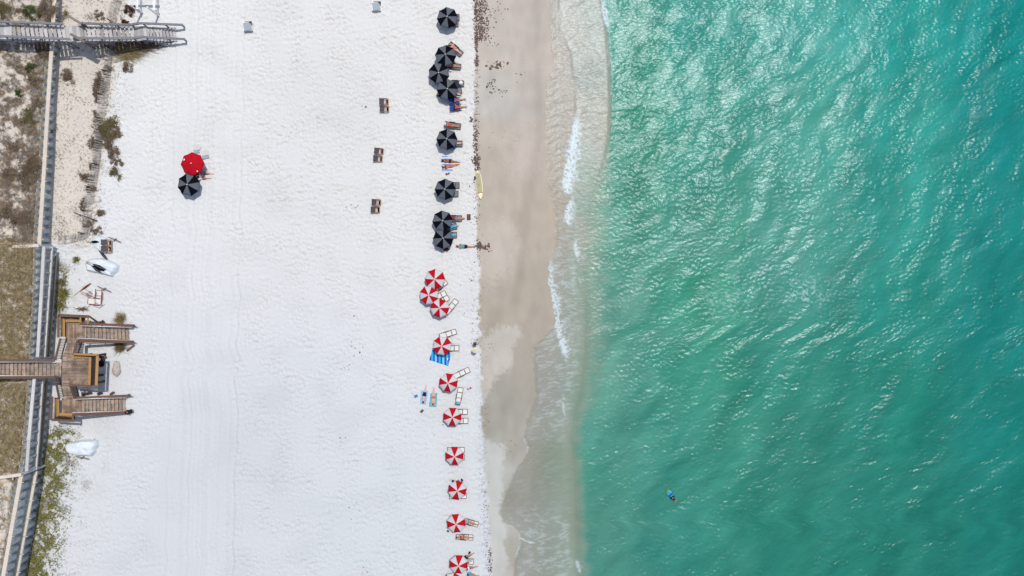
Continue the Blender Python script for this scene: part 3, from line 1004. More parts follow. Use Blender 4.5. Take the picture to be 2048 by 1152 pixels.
def top_mid(y):
    return 2.9 if 712 < y < 756 else float(wall_top(np.array(y)))


mid_wall = bulkhead(WALL_M, top_mid, "tall sheet pile bulkhead with ladder-like double beams beside the brown deck",
                    [("waler", bw_m1, 0.30, 0.2, 'grey_beam'), ("waler", bw_m2, 0.30, 0.2, 'grey_beam'), ("waler", bw_m3, 0.22, 0.2, 'olive_beam')], 15.5)


def at_y(pl, y):
    p = np.array(pl)
    return P(float(np.interp(y, p[:, 1], p[:, 0])), y, float(np.interp(y, p[:, 1], p[:, 2])))


y = 497
while y < 940:
    if not 700 < y < 760:
        tilt = (y - 576) * 0.024
        board("stud", at_y(bw_m1, y + tilt), at_y(bw_m2, y), 0.14, 0.14, M['grey_beam'], mid_wall, up=Vector((0, 1, 0.01)))
    y += 24.2
bw_l1 = waler([(43, 950), (25, 1050), (7, 1152), (-12, 1260)], WALL_L, 9)
bw_l2 = waler([(72, 942), (54, 1040), (33, 1152), (12, 1260)], WALL_L, 9)
low_wall = bulkhead(WALL_L, lambda y: float(wall_top(np.array(y))), "slanting sheet pile bulkhead with two pale beams above green ground cover",
                    [("waler", bw_l1, 0.36, 0.22, 'pale_beam'), ("waler", bw_l2, 0.36, 0.22, 'pale_beam')], 17.0)
for pl in (bw_l1, bw_l2):
    for yy in range(965, 1152, 36):
        p = at_y(pl, yy) + Vector((0.16, 0, 0))
        board("tie_bolt", p, p + Vector((0.18, 0, 0)), 0.06, 0.06, M['pale_beam'], low_wall)


def return_wall(x0, y0, x1, y1, z, top, label, mt):
    """Short wall that runs inland from a corner of the bulkhead."""
    a, b = P(x0, y0, z), P(x1, y1, z)
    root = thing("return_wall", (b.x, b.y, 0), label, "retaining wall")
    d = Vector((b.x - a.x, b.y - a.y, 0))
    n = max(2, round(d.length / 0.8))
    dn = d.normalized()
    pitch = d.length / n
    for i in range(n):
        c = Vector((a.x, a.y, 0)) + dn * pitch * (i + 0.5)
        o = obj("sheet_pile", PILE, root, M['pile'])
        m = Matrix((dn * pitch, Vector((-dn.y, dn.x, 0)) * 0.6, Vector((0, 0, top)))).transposed().to_4x4()
        m.translation = c - root.location
        o.matrix_local = m
    board("cap_beam", a, b, 0.30, 0.22, M[mt], root)
    for i in range(3):
        p = a.lerp(b, (i + 0.5) / 3)
        board("tie_bolt", p + Vector((0, -0.18, 0)), p + Vector((0, -0.42, 0)), 0.09, 0.09, M[mt], root)
    return root


return_wall(-60, 496.5, 78, 491, 4.9, 4.7, "pale capped return wall running inland between the two dune patches", 'pale_beam')
return_wall(-60, 963, 43, 949, 6.15, 5.9, "pale capped return wall at the lower edge of the matted brown dune", 'pale_beam')


# ---------------------------------------------------------------- stairs
def rail_run(root, pts, mat_, w, t, drop=0.0, name="rail"):
    """Rail along photo points (px, py, z); drop lowers it at the same place."""
    ps = [P(*p) - Vector((0, 0, drop)) for p in pts]
    for a, b in zip(ps, ps[1:]):
        d = (b - a).normalized() * 0.02
        board(name, a - d, b + d, w, t, mat_, root)
    return ps


def posts_along(root, ps, step, down, mat_, size=0.11, to_ground=False):
    """Posts below a rail line."""
    for a, b in zip(ps, ps[1:]):
        n = max(1, round((b - a).length / step))
        for i in range(n):
            p = a.lerp(b, (i + 0.15) / n)
            bot = p.z - down
            if to_ground:
                bot = min(bot, gz(1024 + p.x / PX, 576 - p.y / PX) - 0.3)
            board("post", Vector((p.x, p.y, bot)), p, size, size, mat_, root, up=Vector((1, 0, 0)))


def treads(root, p0, p1, half0, half1, n, z0, z1, mat_, depth=0.34, thick=0.05, skew=0.0, name="tread"):
    """n boards from p0 to p1 (photo px of the middle line); half = half length in px (dx, dy)."""
    for i in range(n):
        t = i / max(1, n - 1)
        z = z0 + (z1 - z0) * t
        c = (p0[0] + (p1[0] - p0[0]) * t, p0[1] + (p1[1] - p0[1]) * t)
        h = (half0[0] + (half1[0] - half0[0]) * t, half0[1] + (half1[1] - half0[1]) * t)
        j = random.uniform(-0.5, 0.5)
        a = P(c[0] - h[0], c[1] - h[1] + j, z)
        b = P(c[0] + h[0], c[1] + h[1] + j, z)
        board(name, a, b, depth * random.uniform(0.97, 1.02), thick, mat_, root)


def stringers(root, p0, p1, half, z0, z1, mat_, name="stringer", t=0.26):
    for s in (-0.92, 0.92, 0.0):
        a = P(p0[0] + half[0] * s, p0[1] + half[1] * s, z0) - Vector((0, 0, 0.18))
        b = P(p1[0] + half[0] * s, p1[1] + half[1] * s, z1) - Vector((0, 0, 0.18))
        board(name, a, b, 0.08, t, mat_, root)


# grey weathered boardwalk stairs at the top
ZM = 3.9
gs = thing("beach_stairs", (P(190, 66, 3).x, P(190, 66, 3).y, 0), "long weathered grey wooden stairs crossing the bulkhead from dune to sand", "stairs")
G, GR = M['grey_wood'], M['grey_rail']
for i in range(9):
    x = -46 + i * 8.2
    if x < 22:
        board("floor_board", P(x, 47.5 + i * 0.2, 5.95), P(x, 80 + i * 0.2, 5.95), 0.38, 0.05, G, gs)
treads(gs, (29, 66), (128, 67), (-2.5, -17.2), (-3, -15.5), 12, 5.8, 4.05, G, depth=0.305)
stringers(gs, (24, 66), (130, 67), (0, -17), 5.85, 4.0, GR)
for i in range(5):
    board("floor_board", P(133 + i * 7.2, 53 - i * 0.5, ZM), P(137 + i * 7.2, 83 - i * 0.3, ZM), 0.34, 0.05, G, gs)
treads(gs, (170, 67.5), (264, 67.5), (-2.3, -15.5), (-3.0, -14.6), 12, 3.72, 1.95, G, depth=0.31)
stringers(gs, (166, 67.5), (266, 67.5), (0, -15.5), 3.8, 1.9, GR)
for i in range(4):
    board("floor_board", P(270 + i * 6.4, 52.5, 1.78), P(273 + i * 6.4, 82.5 - i * 0.6, 1.78), 0.31, 0.05, G, gs)
treads(gs, (295, 68), (349, 69), (-2.6, -14.5), (-3.0, -14.0), 9, 1.62, 0.15, G, depth=0.255)
stringers(gs, (290, 68), (352, 69), (0, -14), 1.7, 0.05, GR)
r1 = rail_run(gs, [(-50, 41, 6.95), (2, 43, 6.95), (122, 47.5, 5.0)], GR, 0.20, 0.06)
r2 = rail_run(gs, [(158, 46, 4.8), (259, 49.5, 2.95), (277, 46, 2.8), (366, 49.5, 1.1)], GR, 0.20, 0.06)
r3 = rail_run(gs, [(-50, 71, 6.95), (2, 72, 6.95), (140, 78, 4.85)], GR, 0.20, 0.06)
r4 = rail_run(gs, [(158, 76, 4.75), (262, 76.5, 2.95), (283, 73.5, 2.8), (370, 78, 1.1)], GR, 0.20, 0.06)
for r, tg in ((r1, False), (r2, True), (r3, False), (r4, True)):
    for dz in (0.45,):
        for a, b in zip(r, r[1:]):
            board("mid_rail", a - Vector((0, 0, dz)), b - Vector((0, 0, dz)), 0.05, 0.12, GR, gs)
    posts_along(gs, r, 1.7, 1.1, M['grey_rail'], 0.10, to_ground=True)
for s in ((366, 49.5), (370, 78)):
    p = P(s[0] - 3, s[1], 1.08)
    board("post", Vector((p.x, p.y, -0.1)), p, 0.11, 0.11, GR, gs, up=Vector((1, 0, 0)))
for (x0, y0, x1, y1) in ((135, 31, 163, 47.5), (141, 68, 170, 84)):
    for dz in (0, 0.42, 0.84):
        a = P(x0, y0, 5.0) - Vector((0, 0, dz))
        b = P(x1, y1, 4.9) - Vector((0, 0, dz))
        board("guard_rail", a, b, 0.24, 0.06, M['guard'], gs)
    for x, yy in ((x0, y0), (x1, y1)):
        p = P(x, yy, 5.0)
        board("post", p - Vector((0, 0, 1.6)), p, 0.12, 0.12, M['old_rail'], gs, up=Vector((1, 0, 0)))
for (x, yy, z) in ((40, 52, 5.5), (42, 80, 5.5), (130, 55, 3.9), (131, 82, 3.9), (162, 55, 3.8), (164, 82, 3.7), (215, 82, 2.7), (216, 55, 2.7), (268, 55, 1.8), (288, 82, 1.6)):
    p = P(x, yy, z)
    board("support_post", Vector((p.x, p.y, gz(1024 + p.x / PX, 576 - p.y / PX) - 0.4)), p, 0.16, 0.16, GR, gs, up=Vector((1, 0, 0)))

# brown deck with two stairs
dk = thing("deck", (P(150, 740, 3).x, P(150, 740, 3).y, 0), "brown wooden deck with benches, a long walkway and two stairs down to sand", "deck")
DW, TW, RW, OW, NW, MR = M['deck_wood'], M['tread_wood'], M['rail_wood'], M['old_rail'], M['new_wood'], M['metal_rail']
ZD, ZL = 3.4, 2.1


def planks(p_top, p_bot, left, right, z0, z1, pitch, mat_, width, name="plank"):
    """Boards across, from row p_top to p_bot; left/right are px x at both ends."""
    n = max(1, round(abs(p_bot - p_top) / pitch))
    for i in range(n):
        t = (i + 0.5) / n
        yy = p_top + (p_bot - p_top) * t
        z = z0 + (z1 - z0) * t
        a = P(left[0] + (left[1] - left[0]) * t + random.uniform(-.4, .4), yy, z)
        b = P(right[0] + (right[1] - right[0]) * t + random.uniform(-.4, .4), yy, z)
        board(name, a, b, width, 0.04, mat_, dk)


planks(709, 770, (123, 123), (187, 184), ZD, ZD, 3.0, DW, 0.122)
planks(676, 709, (136.5, 127), (158, 146), ZL + 0.06, ZD - 0.03, 3.0, DW, 0.126)
planks(770, 795.5, (122, 127), (139, 148), ZD - 0.03, ZL + 0.06, 3.2, DW, 0.13)
treads(dk, (-52, 739), (114, 739), (0, -13.2), (0, -13.2), 21, 7.1, 3.58, TW, depth=0.34)
board("tread", P(119.5, 725, 3.44), P(119.5, 753, 3.44), 0.26, 0.05, TW, dk)
board("joist", P(124.2, 708, ZD + 0.02), P(123.4, 770, ZD + 0.02), 0.05, 0.06, M['dark_wood'], dk)
stringers(dk, (-52, 739), (118, 739), (0, -12.5), 7.1, 3.45, M['dark_wood'])


def floor_y(x0, x1, ya, yb, z, pitch, width):
    n = max(1, round((x1 - x0) / pitch))
    for i in range(n):
        x = x0 + (x1 - x0) * (i + 0.5) / n
        board("plank", P(x, ya + random.uniform(-.3, .3), z), P(x, yb + random.uniform(-.3, .3), z), width, 0.04, DW, dk)


floor_y(133, 173, 643, 676.5, ZL, 3.0, 0.128)
floor_y(124, 163, 796, 827, ZL, 3.0, 0.128)
treads(dk, (178, 665), (254.5, 666.5), (-0.3, -12.8), (-0.8, -12.2), 11, ZL - 0.1, 0.12, TW, depth=0.325)
treads(dk, (166.5, 811), (248, 809), (0.3, -12.6), (-0.4, -12.2), 12, ZL - 0.1, 0.1, TW, depth=0.315)
stringers(dk, (173, 665), (257, 666.5), (0, -12.5), ZL, 0.05, M['dark_wood'])
stringers(dk, (162, 811), (250, 809), (0, -12.5), ZL, 0.05, M['dark_wood'])
# stair and walkway rails: a broad brown cap, a bright metal hand rail inside
rails = [([(160, 647.5, ZL + 1.0), (265, 651, 1.0)], 'rail_wood', 0.24, [(161, 651.5, ZL + .9), (264, 655, .9)]),
         ([(157, 682.5, ZL + 1.0), (263, 683.5, 1.0)], 'rail_wood', 0.26, [(156, 676.5, ZL + .9), (262, 681, .9)]),
         ([(147, 796, ZL + 1.0), (256, 791, 1.0)], 'rail_wood', 0.20, [(150, 798.5, ZL + .9), (252, 795.5, .9)]),
         ([(146, 829.5, ZL + 1.0), (250, 825, 1.0)], 'rail_wood', 0.24, [(145, 825.5, ZL + .9), (249, 822, .9)]),
         ([(-52, 721, 7.9), (110, 720.5, ZD + 1.05)], 'old_rail', 0.24, [(-52, 724, 7.8), (109, 724, ZD + .95)]),
         ([(-52, 755, 7.9), (108, 754.5, ZD + 1.05)], 'old_rail', 0.24, [(-52, 751.5, 7.8), (107, 751.5, ZD + .95)])]
for cap, mt, w, met in rails:
    ps = rail_run(dk, cap, M[mt], w, 0.05, name="cap_rail")
    posts_along(dk, ps, 1.75, 1.0, OW, 0.10)
    a, b = P(*cap[0]) - Vector((0, 0, .55)), P(*cap[1]) - Vector((0, 0, .55))
    board("mid_rail", a, b, 0.05, 0.14, M[mt], dk)
    o = obj("hand_rail", tube_mesh("hand_rail", [P(*met[0]) - dk.location, P(*met[1]) - dk.location], 0.038), dk, MR)
for x, yy in ((265, 651), (263, 683.5), (256, 791), (250, 825)):
    p = P(x - 3, yy, 1.0)
    board("newel_post", Vector((p.x, p.y, -0.2)), p, 0.14, 0.14, RW, dk, up=Vector((1, 0, 0)))
    board("rail_return", p, p + Vector((0.42, -0.1, -0.35)), 0.09, 0.09, RW, dk)


def baluster_side(top, bot, n, mt='old_rail', cap_w=0.22):
    """Railing: cap through photo points top, foot board through bot, balusters between."""
    ta, tb = P(*top[0]), P(*top[1])
    ba, bb = P(*bot[0]), P(*bot[1])
    board("cap_rail", ta, tb, cap_w, 0.05, M[mt], dk)
    board("foot_rail", ba, bb, 0.12, 0.06, M['dark_wood'], dk)
    for i in range(n):
        t = (i + 0.5) / n
        board("baluster", ba.lerp(bb, t), ta.lerp(tb, t), 0.05, 0.05, M[mt], dk, up=(tb - ta).normalized())


baluster_side([(121, 677, ZL + 1.08), (110.5, 719, ZD + 1.08)], [(133, 677, ZL), (122, 718, ZD)], 13)
baluster_side([(155.5, 680, ZL + 1.08), (147, 709, ZD + 1.05)], [(164, 684, ZL), (155.5, 709, ZD)], 9)
baluster_side([(110, 754, ZD + 1.08), (118.5, 797, ZL + 1.08)], [(119, 756, ZD), (127.5, 794, ZL)], 12)
baluster_side([(140.5, 772, ZD + 1.05), (149, 796, ZL + 1.05)], [(152, 773, ZD), (158, 794, ZL)], 8)


def bench(seat, back, zs, zb, legs=True, slats=0, dense=0, seat_w=0.42, back_w=0.16, two=True):
    """Bench along an edge: seat boards, leaning slats, back board."""
    sa, sb = P(*seat[0], zs), P(*seat[1], zs)
    d = (sb - sa).normalized()
    n = Vector((-d.y, d.x, 0))
    k = 2 if two else 1
    for i in range(k):
        o = (i - (k - 1) / 2) * seat_w / k
        board("seat_board", sa + n * o, sb + n * o, seat_w / k - 0.015, 0.05, NW, dk)
    ba, bb = P(*back[0], zb), P(*back[1], zb)
    board("back_board", ba, bb, back_w, 0.06, NW if slats else OW, dk)
    if legs:
        for t in (0.06, 0.5, 0.94):
            p = sa.lerp(sb, t)
            board("bench_leg", p - Vector((0, 0, 0.45)), p - Vector((0, 0, 0.03)), 0.09, 0.09, OW, dk, up=Vector((1, 0, 0)))
    m = slats or dense or 5
    for i in range(m):
        t = (i + 0.5) / m
        a = sa.lerp(sb, t)
        b = ba.lerp(bb, t)
        board("back_slat", Vector((b.x, b.y, zs - 0.35)) if not (slats or dense) else a.lerp(b, 0.1) - Vector((0, 0, .1)), b - Vector((0, 0, 0.04)), 0.07, 0.03, M['dark_wood'], dk, up=d)
    if slats or dense:
        board("skirt_board", Vector((ba.x, ba.y, zs - .3)) * .35 + Vector((sa.x, sa.y, zs - .3)) * .65, Vector((bb.x, bb.y, zs - .3)) * .35 + Vector((sb.x, sb.y, zs - .3)) * .65, 0.5, 0.04, M['dark_wood'], dk)


# landing benches (upper, lower) and the deck's end bench
bench(((126, 673), (126, 637)), ((116.5, 675), (116.5, 630)), ZL + .45, ZL + 1.0, back_w=0.22, dense=18)
bench(((131, 640), (160, 640)), ((117, 630.5), (179, 633)), ZL + .452, ZL + 1.0, back_w=0.26, dense=22)
bench(((114.5, 798), (114.5, 834)), ((104, 793), (102, 840)), ZL + .45, ZL + 1.0, back_w=0.22, dense=18)
bench(((119, 830.5), (146, 831)), ((103, 840), (147, 842)), ZL + .452, ZL + 1.0, back_w=0.2, dense=16)
for i, (x, ya, yb) in enumerate(((161, 634, 650), (176, 634, 648))):
    board("rail_post", P(x, ya, ZL + .98), P(x, yb, ZL + .9), 0.16, 0.06, NW, dk)
board("brace", P(179, 633, ZL + .95), P(196, 645, 1.5), 0.16, 0.08, OW, dk)
board("newel_post", P(196, 645, 1.5) - Vector((0, 0, 1.6)), P(196, 645, 1.55), 0.2, 0.2, OW, dk, up=Vector((1, 0, 0)))
board("rail_post", P(146, 828, ZL + .93), P(146, 843, ZL + 1.02), 0.18, 0.06, OW, dk)
bench(((180.5, 714), (178.5, 773)), ((195, 711), (192.5, 771)), ZD + 0.48, ZD + 1.0, slats=24, seat_w=0.26, back_w=0.26, two=False)
bench(((146, 714.5), (178, 715)), ((146, 708), (197, 710)), ZD + 0.482, ZD + 1.0, slats=8, seat_w=0.24, back_w=0.2, two=False)
board("end_board", P(139, 769.5, ZD + 0.5), P(181, 772, ZD + 0.5), 0.2, 0.06, OW, dk)
board("end_board", P(181, 772.5, ZD + 0.52), P(192.5, 770, ZD + 1.02), 0.12, 0.06, OW, dk)
for (x, yy, z) in ((128, 712, ZD), (128, 768, ZD), (158, 712, ZD), (158, 768, ZD), (186, 712, ZD), (184, 768, ZD), (137, 648, ZL), (170, 648, ZL), (170, 675, ZL), (128, 800, ZL), (128, 826, ZL), (160, 800, ZL), (160, 826, ZL), (60, 727, 4.8), (60, 752, 4.8), (4, 727, 5.9), (4, 752, 5.9)):
    p = P(x, yy, z)
    board("support_post", Vector((p.x, p.y, gz(1024 + p.x / PX, 576 - p.y / PX) - 0.4)), p - Vector((0, 0, .05)), 0.18, 0.18, M['dark_wood'], dk, up=Vector((1, 0, 0)))


# ---------------------------------------------------------------- white timber frame at the top edge
wf = thing("timber_frame", (P(292, 4, 0).x, P(292, 4, 0).y, 0), "white post and beam frame at the top edge beside the grey stairs", "timber frame")
for bx, by in ((283, 27), (318, 32)):
    b = P(bx, by, 0)
    board("post", b - Vector((0, 0, .3)), b + Vector((0, 0, 3.7)), 0.12, 0.12, M['white_paint'], wf, up=Vector((1, 0, 0)))
for x, y1 in ((272.7, 18), (275.6, 18), (307, 20), (309.6, 20)):
    board("side_rail", P(x, -40, 1.8), P(x, y1, 1.8), 0.07, 0.10, M['white_paint'], wf)
for x, y1 in ((274, 18), (308, 20)):
    p = P(x, y1 - 1, 1.78)
    board("leg", Vector((p.x, p.y, -0.2)), p, 0.1, 0.1, M['white_paint'], wf, up=Vector((1, 0, 0)))
board("cross_beam", P(268, -7, 1.95), P(312, -5, 1.95), 0.24, 0.1, M['white_paint'], wf)


# ---------------------------------------------------------------- slatted sand fence
FL = [(254, -40), (247, 0), (238, 30), (231, 60), (227, 85), (224, 150), (216, 215), (208, 265), (202, 320), (197, 360), (189, 410), (183, 455), (178, 470)]
sf = thing("sand_fence", on_ground(214, 220), "old grey slat and wire sand fence sagging along the dune terrace", "fence")
fp = np.array(FL, dtype=float)
cum = np.concatenate([[0], np.cumsum(np.hypot(*np.diff(fp, axis=0).T))])
n = 232
rows = []
for i in range(n):
    s = cum[-1] * (i + 0.5) / n
    x, yy = np.interp(s, cum, fp[:, 0]), np.interp(s, cum, fp[:, 1])
    b = on_ground(x, yy) + Vector((0, 0, -0.05))
    w = 0.5 + 0.5 * math.sin(s * 0.031) + 0.3 * math.sin(s * 0.11)
    lean = Vector((-0.45 - 0.35 * w, 0.10 + 0.22 * random.uniform(-.3, .3) + (0.35 if yy < 60 else 0), 0.95 - 0.3 * w))
    t = b + lean.normalized() * 1.15 * random.uniform(0.96, 1.04)
    rows.append((b, t))
    if random.random() < 0.03:
        continue
    board("slat", b, t, 0.045, 0.012, M['slat'], sf, up=Vector((0, 1, 0)) if False else Vector((0.3, 0, 1)))
for f in (0.15, 0.5, 0.85):
    o = obj("wire", tube_mesh("wire", [r[0].lerp(r[1], f) - sf.location for r in rows[::6]], 0.008, 5), sf, M['rope'])
for i in range(0, n, 21):
    b, t = rows[i]
    board("post", b - Vector((0, 0, .2)), b + (t - b) * 1.12 + Vector((0.05, 0, 0)), 0.09, 0.09, M['dark_wood'], sf, up=Vector((0.3, 0, 1)))
sf2 = thing("sand_fence", on_ground(145, 484), "short run of slat fence lying flat between bulkhead corner and beach gear", "fence")
for i in range(34):
    x = 116 + i * 1.8
    yy = 490 - 14 * (i / 34) ** 2
    b = on_ground(x, yy)
    t = b + Vector((0.25 + random.uniform(-.1, .1), 0.62, 0.25)).normalized() * 1.05
    board("slat", b, t, 0.045, 0.012, M['slat'], sf2, up=Vector((0.3, 0, 1)))
for f in (0.2, 0.8):
    pts = [on_ground(116 + i * 12, 490 - 14 * (i * 12 / 62) ** 2) + Vector((0.1, 0.62 * f, 0.03 + 0.25 * f)) - sf2.location for i in range(6)]
    obj("wire", tube_mesh("wire", pts, 0.008, 5), sf2, M['rope'])
pl = thing("fence_pole", on_ground(172, 433), "thin dark pole lying across the slat fence", "pole")
obj("pole_shaft", tube_mesh("pole_shaft", [on_ground(150, 425) + Vector((0, 0, .5)) - pl.location, on_ground(197, 442) + Vector((0, 0, .25)) - pl.location], 0.035), pl, M['dark_wood'])


# ---------------------------------------------------------------- umbrellas
def wedge_mesh(name, r=1.0, drop=0.5, n=6, m=4):
    """One eighth of a canopy, apex at the origin, sagging between its two ribs."""
    v, f = [], []
    for j in range(n + 1):
        t = j / n
        for i in range(m + 1):
            a = -R(22.5) + R(45) * i / m
            q = abs(i / m * 2 - 1)
            rim = math.cos(R(22.5)) / math.cos(a)          # straight hem between ribs
            rr = r * t * rim * (1 - 0.02 * (1 - q) * t)
            z = -drop * (t ** 1.35) - 0.05 * (1 - q * q) * t * (1 - 0.3 * t)
            v.append((rr * math.cos(a), rr * math.sin(a), z))
    for j in range(n):
        for i in range(m):
            k = j * (m + 1) + i
            f.append((k, k + m + 1, k + m + 2, k + 1))
    nv = len(v)
    # turned down hem
    for i in range(m + 1):
        x, yy, z = v[n * (m + 1) + i]
        v.append((x * 1.0, yy * 1.0, z - 0.09 - 0.02 * math.sin(i / m * math.pi)))
    for i in range(m):
        k = n * (m + 1) + i
        f.append((k, nv + i, nv + i + 1, k + 1))
    return mesh_np(name, v, f, True)


WEDGE = wedge_mesh("panel")
WEDGE.materials.append(None)
POLE = tube_mesh("pole", [(0, 0, -0.35), (0, 0, 2.05)], 0.024)
POLE.materials.append(None)
FIN = tube_mesh("finial", [(0, 0, 2.02), (0, 0, 2.10), (0, 0, 2.16), (0, 0, 2.2)], [0.04, 0.055, 0.045, 0.01])
FIN.materials.append(None)
RIB = tube_mesh("rib", [(0.02, 0, 2.0), (0.35, 0, 1.87), (0.7, 0, 1.69), (1.0, 0, 1.47)], 0.010, 5)
RIB.materials.append(None)


def umbrella(px, py, rad, rot, ca, cb, label, group, h=0.0):
    z = 2.1 + h
    p = P(px, py, z)
    g = gz(1024 + p.x / PX, 576 - p.y / PX)
    root = thing("beach_umbrella", (p.x, p.y, g), label, "umbrella", group, rz=R(90 - rot))
    # a slight lean of the whole pole
    root.rotation_euler = (R(random.uniform(-3, 3)), R(random.uniform(-3, 3)), R(90 - rot))
    r = rad * PX * 1.05 * (1 - 1.6 / H)
    for k in range(8):
        o = obj("panel", WEDGE, root, M[ca if k % 2 == 0 else cb])
        o.location = (0, 0, 2.06 + h)
        o.rotation_euler = (0, 0, R(45 * k))
        o.scale = (r, r, 1)
        b = obj("rib", RIB, o, M['black_frame'])
        b.rotation_euler = (0, 0, R(22.5))
        b.location = (0, 0, -2.08)
    po = obj("pole", POLE, root, M['pole'])
    po.location = (0, 0, h)
    obj("finial", FIN, po, M['finial'])
    return root


BG, RG = "black and grey umbrellas along the waterline row", "red and white umbrellas along the waterline row"
UMB = [(895, 33, 20.5, -28, 'b', "black and grey umbrella alone at the top of its row"),
       (890, 110, 20.5, 25, 'b', "black and grey umbrella, topmost of the cluster of three"),
       (877, 143, 20.5, 40, 'b', "black and grey umbrella in the middle of the cluster, set back from the sea"),
       (892, 176, 20.5, -25, 'b', "black and grey umbrella lowest of the cluster of three"),
       (893, 277, 20.5, -22, 'b', "black and grey umbrella just above the blue striped towel"),
       (890, 376, 20.5, -22, 'b', "black and grey umbrella across from the pale paddleboard"),
       (883, 440, 20.0, -28, 'b', "black and grey umbrella, upper one of the touching pair"),
       (885, 478, 20.0, 22, 'b', "black and grey umbrella, lower one of the touching pair"),
       (870, 557, 20.0, -20, 'r', "red and white umbrella, topmost of its cluster of three"),
       (857, 590, 18.8, 40, 'r', "red and white umbrella set furthest back in its cluster of three"),
       (878, 617, 18.8, 20, 'r', "red and white umbrella lowest of its cluster of three"),
       (884, 691, 18.8, -37, 'r', "red and white umbrella over the blue striped blanket"),
       (897, 765, 18.8, 8, 'r', "red and white umbrella beside the two sunbathers' towels"),
       (903, 836, 18.6, 2, 'r', "red and white umbrella with two empty loungers poking out square"),
       (908, 912, 18.6, 0, 'r', "red and white umbrella below the one with two square loungers"),
       (913, 983, 18.6, 12, 'r', "red and white umbrella with dark bags behind its top edge"),
       (912, 1050, 18.8, -6, 'r', "red and white umbrella with two tanned sunbathers at its side"),
       (917, 1131, 18.8, 3, 'r', "red and white umbrella nearest the bottom, people crowded beside it"),
       (906, 1168, 18.8, 30, 'r', "red and white umbrella cut off by the bottom edge")]
for i, (x, yy, r, rot, k, lab) in enumerate(UMB):
    umbrella(x, yy, r, rot, *(('black_cloth', 'grey_cloth') if k == 'b' else ('red_cloth', 'white_cloth')), lab, BG if k == 'b' else RG, h=[0, .12, .05, 0][i % 4] if i in (1, 2, 8, 6, 7) else (-0.1 if k == 'r' else 0))
umbrella(375, 367, 22, -35, 'black_cloth', 'grey_cloth', "black and grey umbrella alone inland, touching a plain red one", "umbrellas set up inland", h=0.05)
ru = umbrella(381, 327, 22.5, 20, 'red_cloth', 'red_cloth', "plain red umbrella with white prints on its hem, set inland", "umbrellas set up inland", h=0.25)


def print_patch(root, ang, r0):
    """White printed lettering block near the hem of the plain red umbrella."""
    v, f = [], []
    for j in range(2):
        for i in range(5):
            a = R(ang) + R(-9 + 18 * i / 4)
            t = r0 + 0.13 * j
            v.append((t * math.cos(a), t * math.sin(a), 2.06 + .25 - 0.5 * (t / 1.08) ** 1.35 + 0.012 - 0.03 * t))
    for i in range(4):
        f.append((i, i + 5, i + 6, i + 1))
    o = obj("print", mesh_np("print", v, f), root, M['white_paint'])
    return o


for a in (-70 - 50, 130 - 50):
    print_patch(ru, a, 0.82)


# ---------------------------------------------------------------- loungers
def sheet_mesh(name, pts, half, thick=0.02, sag=0.03):
    """Sling cloth along a side profile, hanging slightly in the middle."""
    v, f = [], []
    m = 4
    for (x, z) in pts:
        for i in range(m + 1):
            q = i / m * 2 - 1
            v.append((x, q * half, z - sag * (1 - q * q)))
    n = len(pts)
    for j in range(n - 1):
        for i in range(m):
            k = j * (m + 1) + i
            f.append((k, k + m + 1, k + m + 2, k + 1))
    return mesh_np(name, v, f, True)


def make_lounger(fabric, wood, label, group, back_deg=35, L=1.55, w=0.60, seat_z=0.28, foot=True):
    root = thing("lounger", (0, 0, 0), label, "lounger", group)
    bl = 0.72
    bx, bz = -0.28 - bl * math.cos(R(back_deg)), seat_z + bl * math.sin(R(back_deg))
    fx = L - 0.28 - bl * 0.8 if foot else 0.42
    h = w / 2
    obj("seat_sling", sheet_mesh("seat_sling", [(-0.26, seat_z), (0.0, seat_z - .01), (0.24, seat_z)], h - .03), root, M[fabric])
    obj("back_sling", sheet_mesh("back_sling", [(-0.28, seat_z + .01), (-0.28 + (bx + .28) * .5, seat_z + (bz - seat_z) * .5), (bx, bz)], h - .03), root, M[fabric])
    if foot:
        obj("foot_sling", sheet_mesh("foot_sling", [(0.32, seat_z), (fx * .6, seat_z - .02), (fx - .02, seat_z - .03)], h - .03), root, M[fabric])
    for s in (-h, h):
        board("side_rail", Vector((-0.32, s, seat_z)), Vector((fx, s, seat_z - .03)), 0.05, 0.05, M[wood], root)
        board("back_rail", Vector((-0.26, s * .93, seat_z)), Vector((bx, s * .93, bz)), 0.045, 0.045, M[wood], root)
        board("arm_rest", Vector((-0.5, s * 1.04, seat_z + .2)), Vector((0.12, s * 1.04, seat_z + .2)), 0.07, 0.025, M[wood], root)
        board("leg", Vector((-0.42, s * .97, 0)), Vector((-0.36, s * .97, seat_z + .19)), 0.05, 0.04, M[wood], root, up=Vector((1, 0, 0)))
        board("leg", Vector((0.22, s * .97, 0)), Vector((0.1, s * .97, seat_z + .19)), 0.05, 0.04, M[wood], root, up=Vector((1, 0, 0)))
        if foot:
            board("leg", Vector((fx - .12, s * .97, 0)), Vector((fx - .12, s * .97, seat_z - .04)), 0.05, 0.04, M[wood], root, up=Vector((1, 0, 0)))
    for x, z in ((-0.27, seat_z + .005), (0.28, seat_z + .012), (bx, bz)) + (((fx, seat_z - .02),) if foot else ()):
        board("cross_bar", Vector((x, -h, z)), Vector((x, h, z)), 0.05, 0.045, M[wood], root)
    return root


